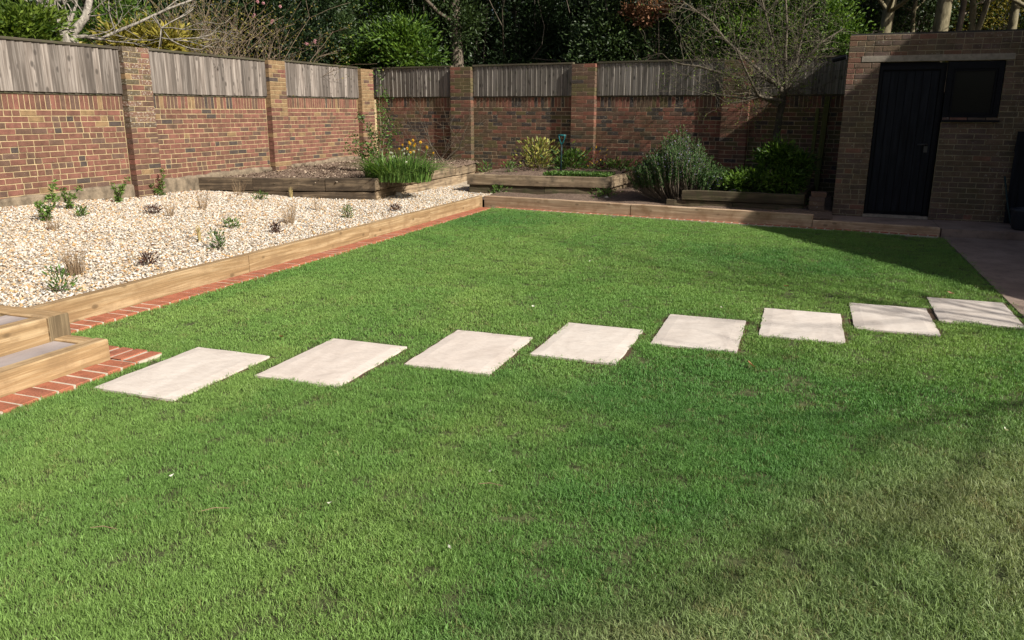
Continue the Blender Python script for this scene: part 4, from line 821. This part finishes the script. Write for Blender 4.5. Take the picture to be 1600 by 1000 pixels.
# ---- rosemary
def rosemary():
    P = atD(1060, 303, 13.35); R_ = tree_root('rosemary_bush', 'large rosemary bush with pale lilac flowers between the raised beds', 'rosemary', (P[0], P[1], .15)); m = MB(); rr = random.Random(3); LP, LD, LT, FP, FD = [], [], [], [], []
    for k in range(520):
        a = rr.uniform(0, 2*PI); q = math.sqrt(rr.random()); rx = .86*q*math.cos(a); ry = .55*q*math.sin(a); top = (.70*math.exp(-((rx+.02)/.50)**2)+.50)*rr.uniform(.72, 1.05)*(1-.35*(abs(ry)/.6)); b = np.array([rx*.45, ry*.45, 0]); hh = max(.25, top*.62)
        s0 = np.array([rx*.85, ry*.85, max(.05, top-hh)]); s1 = np.array([rx*1.0+rr.gauss(0, .04), ry+rr.gauss(0, .04), top]); m.tube([b, s0, (s0+s1)/2+np.array([rr.gauss(0, .015), rr.gauss(0, .015), 0]), s1], [.006, .005, .0035, .002], 3, cap=False); ax = s1-s0; tt = rr.random()*.5
        for s in range(44):
            t_ = rr.uniform(.1, 1.02); LP.append(s0+ax*t_); th = rr.uniform(0, 2*PI); LD.append((math.cos(th), math.sin(th), 1.1)); LT.append(min(1, tt+.5*t_*rr.random()))
        if rr.random() < (.42 if top > .75 else .14):
            for s in range(16): FP.append(s0+ax*rr.uniform(.3, .95)+np.array([rr.gauss(0, .015), rr.gauss(0, .015), 0])); FD.append((rr.gauss(0, 1), rr.gauss(0, 1), .4))
    m.build('stem', M['bark'], R_); n_ = len(LP); obj_from('foliage', leaf_mesh('foliage', LP, LD, rng.uniform(.035, .06, n_), rng.uniform(.010, .016, n_), G['rosemary'], np.array(LT)), R_); n_ = len(FP); obj_from('flower', leaf_mesh('flower', FP, FD, .02, .015, G['lilac'], rng.random(n_)), R_)
rosemary()
# shrubs in the mossy bed
P = gz(1205, 303, .36); leafy('leafy_shrub', 'dark green leafy shrub in the mossy raised bed under the bare tree', 'shrub', (P[0], P[1]+.35, .33), [((P[0]+.02, P[1]+.4, .86), (.24, .22, .26), 55, 42, .07), ((P[0]+.34, P[1]+.4, .72), (.17, .2, .24), 38, 42, .06), ((P[0]-.42, P[1]+.25, .5), (.34, .22, .17), 50, 40, .06), ((P[0]+.1, P[1]+.25, .52), (.35, .22, .2), 50, 40, .06)], 'bright', .085, .028, .012, 'bark', seed=5, limbs=6)
# stones lying about
for i, (a, b, z, s, l_) in enumerate([(947, 310, .13, .035, 'small pale stone behind the brown sleeper at the bed corner'), (1148, 299, .36, .09, 'flat pale stone on the mossy raised bed'), (623, 305, .22, .05, 'upright pale stone at the foot of the dark raised bed')]):
    p = gz(a, b, z); bm = bmesh.new(); bmesh.ops.create_icosphere(bm, subdivisions=2, radius=s); rs_ = random.Random(i)
    for v in bm.verts: v.co = Vector((v.co.x*1.2, v.co.y*.8, v.co.z*(.35 if i == 1 else .9)))*rs_.uniform(.88, 1.1)
    me = bpy.data.meshes.new('stone'); bm.to_mesh(me); bm.free(); me.materials.append(M['stonew']); o = obj_from('loose_stone', me); o.location = (p[0], p[1], z+.01); tag(o, l_, 'stone')

# ---- bare tree by the shed
P = atD(1213, 235, 13.7); HB = np.array([P[0], P[1], .36]); HT = tree_root('bare_tree', 'small bare gnarled tree with dense twigs growing beside the shed', 'tree', HB); m = MB(); tips = []; rr = random.Random(21)
def up_to(px, py, D): return atD(px, py, D)-HB
tr = [np.array([0, 0, -.05]), up_to(1214, 205, 13.7), up_to(1218, 180, 13.7), up_to(1222, 162, 13.65), up_to(1224, 150, 13.6)]; MB().tube(tr, [.065, .06, .055, .06, .045], 9, cap=False).build('trunk', M['bark_dark'], HT, True)
lims = [[(1222, 158), (1195, 148), (1185, 140), (1172, 112), (1150, 80)], [(1224, 150), (1234, 130), (1240, 100), (1250, 60), (1262, 20)], [(1224, 150), (1218, 130), (1206, 105), (1200, 60), (1190, 5)], [(1228, 145), (1250, 110), (1285, 75), (1318, 45)], [(1218, 135), (1190, 118), (1140, 118), (1100, 108), (1060, 95)], [(1222, 140), (1180, 100), (1130, 60), (1100, 35), (1065, 5)], [(1228, 140), (1228, 90), (1232, 40), (1228, -20)], [(1215, 165), (1190, 148), (1160, 156), (1122, 156), (1098, 148)]]
for k, l_ in enumerate(lims):
    dd = rr.uniform(-.7, .5); pts = [up_to(x_, y_, 13.6+dd*(i/(len(l_)-1))) for i, (x_, y_) in enumerate(l_)]; pts = [pts[0]]+[q+np.array([rr.gauss(0, .05), rr.gauss(0, .07), rr.gauss(0, .05)]) for q in pts[1:]]; rd = np.linspace(.036, .012, len(pts)); m.tube(pts, rd, 6, cap=False)
    for i in range(1, len(pts)):
        for s in range(8):
            t_ = rr.random(); q = pts[i-1]*(1-t_)+pts[i]*t_; ax = unit(pts[i]-pts[i-1]); nd = ax*.45+np.array([rr.gauss(0, .8), rr.gauss(0, .7), rr.gauss(.1, .6)]); branch(m, tips, q, nd, rr.uniform(.28, .62), .0065, 2, 4, .45, 4, (2, 3), .75, .03, .72, 0, rr, .0022)
m.build('branches', M['twig_grey'], HT, True); TP = np.array([t_[0] for t_ in tips if rr.random() < .75]); TP = np.repeat(TP, 2, 0)+rng.normal(0, .02, (len(TP)*2, 3)); n_ = len(TP); obj_from('crown', leaf_mesh('crown', TP, rng.normal(0, 1, (n_, 3))+np.array([0, 0, .4]), .03, .018, G['fresh'], rng.random(n_)), HT)

# ================================================================== BEHIND THE WALLS
# pale barked tree behind the red wall
B_ = atD(108, 75, 13.4); b = np.array([B_[0], B_[1], -.1]); PT = tree_root('pale_tree', 'pale barked forking tree rising behind the red wall', 'tree', b); m = MB(); tips = []; rr = random.Random(2)
def tp(px, py, D=13.4): return atD(px, py, D)-b
m.tube([(0, 0, -.1), tp(112, 160), tp(110, 90), tp(106, 64), tp(100, 52)], [.17, .16, .15, .16, .14], 12, cap=False)
for l_, r0, r1 in (([(104, 56), (88, 38), (74, 20), (66, 0), (58, -40), (50, -100)], .13, .08), ([(106, 60), (122, 42), (134, 26), (138, 8), (146, -30), (160, -90)], .075, .045), ([(110, 58), (135, 57), (158, 61), (180, 50), (215, 36), (240, 24), (262, 14), (300, 0), (340, -20)], .032, .014), ([(100, 50), (92, 36), (80, 20), (72, 0), (74, -50)], .06, .035), ([(103, 54), (109, 38), (114, 22), (119, 8), (118, -20)], .03, .018), ([(240, 24), (252, 44), (266, 62)], .016, .006)):
    pts = [tp(x_, y_, 13.4+.12*i) for i, (x_, y_) in enumerate(l_)]; m.tube(pts, np.linspace(r0, r1, len(pts)), 9, cap=False)
    for s in range(9):
        i = rr.randrange(1, len(pts)); nd = unit(pts[i]-pts[i-1])*.5+np.array([rr.gauss(0, .6), rr.gauss(0, .6), rr.gauss(.45, .35)]); branch(m, tips, pts[i], nd, rr.uniform(.5, .9), .012, 2, 4, .3, 4, (2, 3), .6, .02, .7, 0, rr, .003)
m.build('trunk', M['bark_pale'], PT, True)
TP = np.array([q[0] for q in tips]); TP = np.repeat(TP, 2, 0)+rng.normal(0, .03, (2*len(TP), 3)); obj_from('crown', leaf_mesh('crown', TP, rng.normal(0, 1, (len(TP), 3)), .03, .02, G['ochre'], rng.random(len(TP))), PT)
def at(px, py, D, base=-.1):
    c = atD(px, py, D); return c
def shrub(px, py, D, rd, mat, L, W, label, seed, nc=110, per=60, cs=.16, name='leafy_bush', cat='bush', group='bushes behind the walls', bark='bark_dark', tall=0):
    c = at(px, py, D); rq = random.Random(seed); cr = []
    for k in range(5):
        o_ = np.array([rq.uniform(-.75, .75)*rd[0], rq.uniform(-.5, .5)*rd[1], rq.uniform(-.55, .6)*rd[2]]); f_ = rq.uniform(.42, .7); cr.append((c+o_, (rd[0]*f_, rd[1]*f_, rd[2]*f_*1.1), nc//5, per, cs))
    if tall: cr.append((c+np.array([0, 0, tall]), (rd[0]*.9, rd[1]*.9, rd[2]), nc//2, per, cs))
    low = np.array([c[0], c[1], max(.6, c[2]-rd[2]*1.1)]); cr.append((low, (rd[0]*.8, rd[1]*.8, .6), nc//3, per, cs)); return leafy(name, label, cat, (c[0], c[1], -.1), cr, mat, L, W, .05, bark, group, seed)
shrub(18, 48, 13.2, (.72, .55, .42), 'fresh', .12, .042, 'bright green leafy bush behind the red wall beside the pale tree', 201, 150, 60, .13)
shrub(222, 66, 15.0, (.85, .6, .42), 'gold', .13, .042, 'yellow green variegated bush behind the red wall', 202, 85, 40, .13); shrub(165, 55, 15.8, (.9, .6, .6), 'bright', .11, .04, 'green bush between the pale tree and the yellow bush', 203, 70, 45, .13)
# bare twiggy shrub
for i, (px, D, l_) in enumerate([(296, 16.0, 'tall bare tan twigged shrub behind the red wall beside the yellow bush'), (352, 17.2, 'wide bare tan twigged shrub with ochre buds behind the red wall')]):
    c = at(px, 130, D); R_ = tree_root('bare_shrub', l_, 'shrub', (c[0], c[1], -.1), 'bare shrubs behind the red wall'); m = MB(); tips = []; rr = random.Random(40+i)
    for k in range(26): branch(m, tips, (rr.uniform(-.3, .3), rr.uniform(-.3, .3), 0), (rr.gauss(0, .3), rr.gauss(0, .18), 1), rr.uniform(2.0, 2.9), .016, 2, 6, .14, 5, (3, 5), .55, .03, .5, 0, rr, .0035)
    m.build('trunk', M['twig'], R_, True); TP = np.array([q[0] for q in tips]); TP = np.repeat(TP, 5, 0)+rng.normal(0, .12, (5*len(TP), 3)); obj_from('crown', leaf_mesh('crown', TP, rng.normal(0, 1, (len(TP), 3)), .04, .025, G['ochre'], rng.random(len(TP))), R_)
CM = shrub(425, 40, 18.5, (1.2, 1.0, .9), 'holly', .085, .042, 'dark camellia bush with pink flowers behind the red wall', 204, 220, 60, .2, 'camellia_bush', tall=1.2)
bc = np.array(CM.location); 
for k, (px, py) in enumerate([(412, 6), (403, 2), (426, 34), (478, 66), (493, 64), (440, 12), (396, 24)]):
    mm = MB(); q = atD(px, py, 17.15)-bc; [flower(mm, q+rng.normal(0, .02, 3), .035, (.3, -1, .2)) for _ in range(2)]; mm.build('flower', G['pink'], CM)
shrub(608, 84, 19.6, (1.15, .8, .5), 'bright', .12, .05, 'bright fresh green bush behind the wall corner', 205, 120, 70, .2); shrub(632, 30, 21.2, (1.0, .8, 1.0), 'bright', .12, .05, 'mid green bush standing over the fresh green one', 206, 110, 60, .24)
shrub(500, 45, 20.5, (1.2, 1., .9), 'laurel', .095, .04, 'dark green bush between the camellia and the fresh green bush', 207, 200, 55, .2, tall=1.2)
spec = [(745, 60, 21.5, 'holly', 'dark holly bush behind the ivy trunk'), (820, 45, 20.8, 'holly', 'very dark holly bush above the second shaded pillar'), (905, 55, 21.3, 'holly', 'dark holly bush above the garden fork'), (985, 62, 18.9, 'laurel', 'glossy dark laurel below the copper leaves'), (1075, 55, 20.2, 'laurel', 'dark laurel behind the twigs of the bare tree'), (680, 62, 20.8, 'laurel', 'dark green bush beside the fresh green bush')]
for i, (px, py, D, mt, l_) in enumerate(spec): shrub(px, py, D, (1.25, 1.0, 1.0), mt, .095, .042, l_+' behind the wall', 210+i, 230, 50, .2, 'evergreen_bush', tall=1.5)
shrub(1165, 45, 17.6, (1.1, .8, .75), 'bright', .085, .036, 'light green budding bush behind the bare tree', 220, 210, 60, .17, tall=1.1); shrub(1265, 60, 17.4, (.95, .8, .65), 'bright', .08, .034, 'light green budding bush between the bare tree and the shed roof', 221, 170, 55, .17, tall=1.0)
c = at(1010, 18, 18.4); leafy('copper_branch', 'copper brown leafed beech hanging over the laurel', 'tree', (c[0]+.2, c[1]+1.4, -.1), [(c+np.array([.15, 0, .1]), (.45, .3, .16), 16, 36, .10), (c+np.array([-.3, .1, .02]), (.3, .2, .12), 9, 34, .09), (c+np.array([-.02, 0, -.18]), (.16, .15, .16), 6, 34, .07), (c+np.array([.1, .3, .9]), (.6, .5, .4), 26, 42, .14)], 'copper', .085, .045, .05, 'bark', seed=230)
# ivy clad trunk
def trunk_tree(px, D, r0, label, seed, lean=0., bark='bark_olive', ivy=0, crown=True, top=9.5, py=120, cr=2.6, mat='holly', fork=False):
    c = atD(px, py, D); b = np.array([c[0], c[1], -.15]); R_ = tree_root('tall_tree', label, 'tree', b, 'tall trees beyond the garden'); m = MB(); rr = random.Random(seed); tips = []; pts = [np.array([0, 0, -.05])]
    for k in range(1, 9): pts.append(np.array([lean*k*.85+rr.gauss(0, .05), rr.gauss(0, .05), k*top*.8/8]))
    m.tube(pts, np.linspace(r0*1.2, r0*.55, 9), 10, cap=False)
    if fork:
        p2 = [pts[3]]+[pts[3]+np.array([(.16 if lean < .1 else -.2)*k, rr.gauss(0, .05), k*.8]) for k in range(1, 6)]; m.tube(p2, np.linspace(r0*.8, r0*.4, 6), 8, cap=False)
    for k in range(12): i = rr.randrange(4, 9); branch(m, tips, pts[i], (rr.gauss(0, 1), rr.gauss(0, 1), .5), rr.uniform(1.2, 2.4), r0*.35, 1, 4, .2, 5, (2, 3), .5, .05, .65, 0, rr, .008)
    m.build('trunk', M[bark], R_, True)
    if crown:
        P, D_, T_ = cloud((pts[-1][0], 0, top*.86), (cr, cr, top*.26), 150, 46, .42, .35, seed); n_ = len(P); obj_from('crown', leaf_mesh('crown', P, D_, rng.uniform(.13, .24, n_), rng.uniform(.07, .12, n_), G[mat], T_), R_)
    if ivy:
        n_ = ivy; t_ = rng.uniform(.08, .8, n_)*8; i = np.minimum(7, t_.astype(int)); pa = np.array(pts); q = pa[i]+(pa[i+1]-pa[i])*(t_-i)[:, None]; a = rng.uniform(0, 2*PI, n_); rr2 = r0*rng.uniform(.9, 2.1, n_); q = q+np.stack([rr2*np.cos(a), rr2*np.sin(a), np.zeros(n_)], 1)
        obj_from('ivy', leaf_mesh('ivy', q, np.stack([np.cos(a), np.sin(a), -.4+rng.normal(0, .4, n_)], 1), .07, .06, G['ivy'], rng.random(n_)), R_)
    return R_
trunk_tree(716, 20.6, .17, 'ivy clad grey trunk rising behind the first shaded pillar', 300, -.01, 'bark', 900, py=100, cr=2.2); trunk_tree(772, 21.5, .07, 'slim leaning trunk beside the ivy clad trunk', 301, .11, 'bark', 0, False, 6)
for i, (px, D, r0, ln, fk, l_) in enumerate([(1368, 19.8, .15, .06, 0, 'smooth leaning trunk above the shed roof, first beyond its left corner'), (1412, 23, .07, .03, 0, 'thin olive trunk between the two smooth leaning trunks'), (1440, 19.2, .17, .09, 0, 'thickest smooth leaning trunk above the shed roof'), (1468, 20.5, .08, .09, 0, 'slim brown trunk beside the thickest leaning trunk'), (1522, 20.5, .09, -.06, 1, 'forked mossy trunk above the shed window'), (1556, 20, .11, .06, 0, 'leaning olive trunk to the right of the forked trunk'), (1588, 19.4, .16, .05, 1, 'broad pale trunk with tangled shoots at the end of the shed'), (1640, 20, .16, .05, 0, 'tall tree beyond the end of the shed')]):
    trunk_tree(px, D, r0, l_, 310+i, ln, 'bark_olive' if i != 3 else 'bark', 260 if i in (1, 4) else 0, r0 > .085, 10+i % 3, cr=2.8, fork=bool(fk))
# undergrowth behind the shed and far wood
for i, (px, py, D, l_) in enumerate([(1400, 30, 25, 'dark evergreen thicket seen between the leaning trunks'), (1500, 25, 25.5, 'brownish dark thicket behind the forked trunk'), (1590, 20, 25, 'dark thicket behind the broad pale trunk'), (1330, 20, 24, 'dark evergreen thicket behind the bare tree and shed corner')]):
    shrub(px, py, D, (1.9, 1.2, 1.5), 'laurel' if i != 1 else 'ochre', .10, .05, l_, 240+i, 170, 44, .3, 'thicket', 'thicket', 'thickets beyond the garden', tall=2.)
far_l = [(-60, 'far left of the pale tree'), (90, 'behind the pale tree'), (240, 'behind the yellow bush'), (380, 'behind the bare shrubs'), (520, 'behind the camellia'), (660, 'behind the fresh green bush'), (800, 'behind the ivy clad trunk'), (940, 'behind the hollies'), (1080, 'behind the laurels'), (1220, 'behind the bare tree'), (1360, 'behind the leaning trunks'), (1500, 'behind the forked trunk'), (1650, 'past the end of the shed')]
for i, (px, l_) in enumerate(far_l):
    D = (21 if px < 300 else 26)+(i % 3)*1.3; c = at(px, 30, D); leafy('evergreen_tree', 'dark dense evergreen tree '+l_, 'tree', (c[0], c[1], -.15), [((c[0], c[1], 3.2), (2.3, 1.6, 1.9), 190, 44, .36), ((c[0], c[1], 6.4), (2., 1.6, 2.2), 90, 44, .4)], 'holly', .16, .085, .16, 'bark_dark', 'dark evergreens beyond the garden', 400+i, 4)
    if px < 1300:
        c = at(px+70, 30, D+5); leafy('evergreen_tree', 'dark evergreen of the second row '+l_, 'tree', (c[0], c[1], -.15), [((c[0], c[1], 3.6), (2.8, 1.8, 2.4), 170, 40, .45), ((c[0], c[1], 8), (2.4, 1.8, 2.8), 80, 40, .5)], 'holly', .22, .12, .18, 'bark_dark', 'dark evergreens beyond the garden', 450+i, 4)

# ================================================================== off to the right: outbuilding and bare tree that shade the lawn
OB = thing('outbuilding', 'brick outbuilding with tiled gable roof beyond the concrete path', 'building', (5.2, 12.2, 0)); gx0, gx1 = .0, 4.5
q = MB(); V = [(x, y, z) for x in (gx0, gx1) for y, z in ((-5.2, -.1), (5.2, -.1), (5.2, 2.50), (0, 6.06), (-5.2, 2.50))]; q.add(V, [(0, 4, 3, 2, 1), (5, 6, 7, 8, 9), (0, 1, 6, 5), (1, 2, 7, 6), (0, 5, 9, 4)]); q.build('wall', SB[0], OB)
for s in (-1, 1):
    q = MB(); q.add([(x, y, z+dz) for dz in (0.006, .10) for x in (gx0-.12, gx1+.1) for y, z in ((0, 6.07), (s*5.45, 6.07-5.45*.684))], [(0, 1, 3, 2), (4, 6, 7, 5), (0, 2, 6, 4), (1, 5, 7, 3), (0, 4, 5, 1), (2, 3, 7, 6)]); q.build('roof', M['tile'], OB)
R_ = tree_root('bare_tree', 'tall bare tree beyond the concrete path, its twigs shading the stones', 'tree', (8.6, 4.1, -.1)); R_.scale = (1.3, 1.3, 1.35); m = MB(); tips = []; rr = random.Random(9); pts = [np.array([0, 0, 0]), np.array([.05, .05, 1.4]), np.array([-.05, .1, 2.6]), np.array([0, .2, 3.4])]; m.tube(pts, [.16, .14, .12, .1], 9, cap=False)
for k in range(7): branch(m, tips, pts[2+k % 2], (rr.gauss(0, .6), rr.gauss(.1, .6), 1), rr.uniform(1.5, 2.0), .024, 3, 5, .2, 6, (3, 4), .55, .05, .68, 0, rr, .004)
m.build('trunk', M['bark'], R_, True)
# ---- petals, leaves and twigs dropped on the lawn
for i, (px, py, kind) in enumerate([(922, 408, 1), (1228, 447, 0), (514, 787, 1), (268, 744, 1), (703, 857, 1), (833, 479, 1), (1128, 481, 1), (766, 737, 1), (440, 526, 0), (1174, 570, 0), (1572, 672, 1), (1485, 458, 0)]):
    p = gz(px, py, .01); s = .015 if kind else .035; V = [(-s, 0, .004), (-s*.3, -s*.42, .0), (s*.6, -s*.36, .006), (s, 0, .012), (s*.6, s*.36, .004), (-s*.3, s*.42, .008), (0, 0, -.004)]
    o = MB().add(V, [(6, k, (k+1) % 6) for k in range(6)], 0, random.random()).build('fallen_petal' if kind else 'fallen_leaf', G['white'] if kind else G['copper']); o.location = (p[0], p[1], .012); o.rotation_euler = (random.uniform(-.4, .4), random.uniform(-.4, .4), random.uniform(0, 6)); tag(o, 'small white petal lying on the green lawn' if kind else 'curled brown leaf lying on the green lawn', 'petal' if kind else 'leaf', 'petals on the lawn' if kind else 'leaves on the lawn')
for i, (px, py) in enumerate([(335, 797), (160, 826), (765, 758)]):
    p = gz(px, py, .012); o = MB().tube([(-.05, 0, 0), (0, .006, .006), (.06, -.004, .002)], [.0015, .002, .0013], 5).build('twig', G['dry']); o.location = (p[0], p[1], .014); o.rotation_euler = (0, 0, random.uniform(-.3, .6)); tag(o, 'thin dry twig lying on the green lawn', 'twig', 'twigs on the lawn')
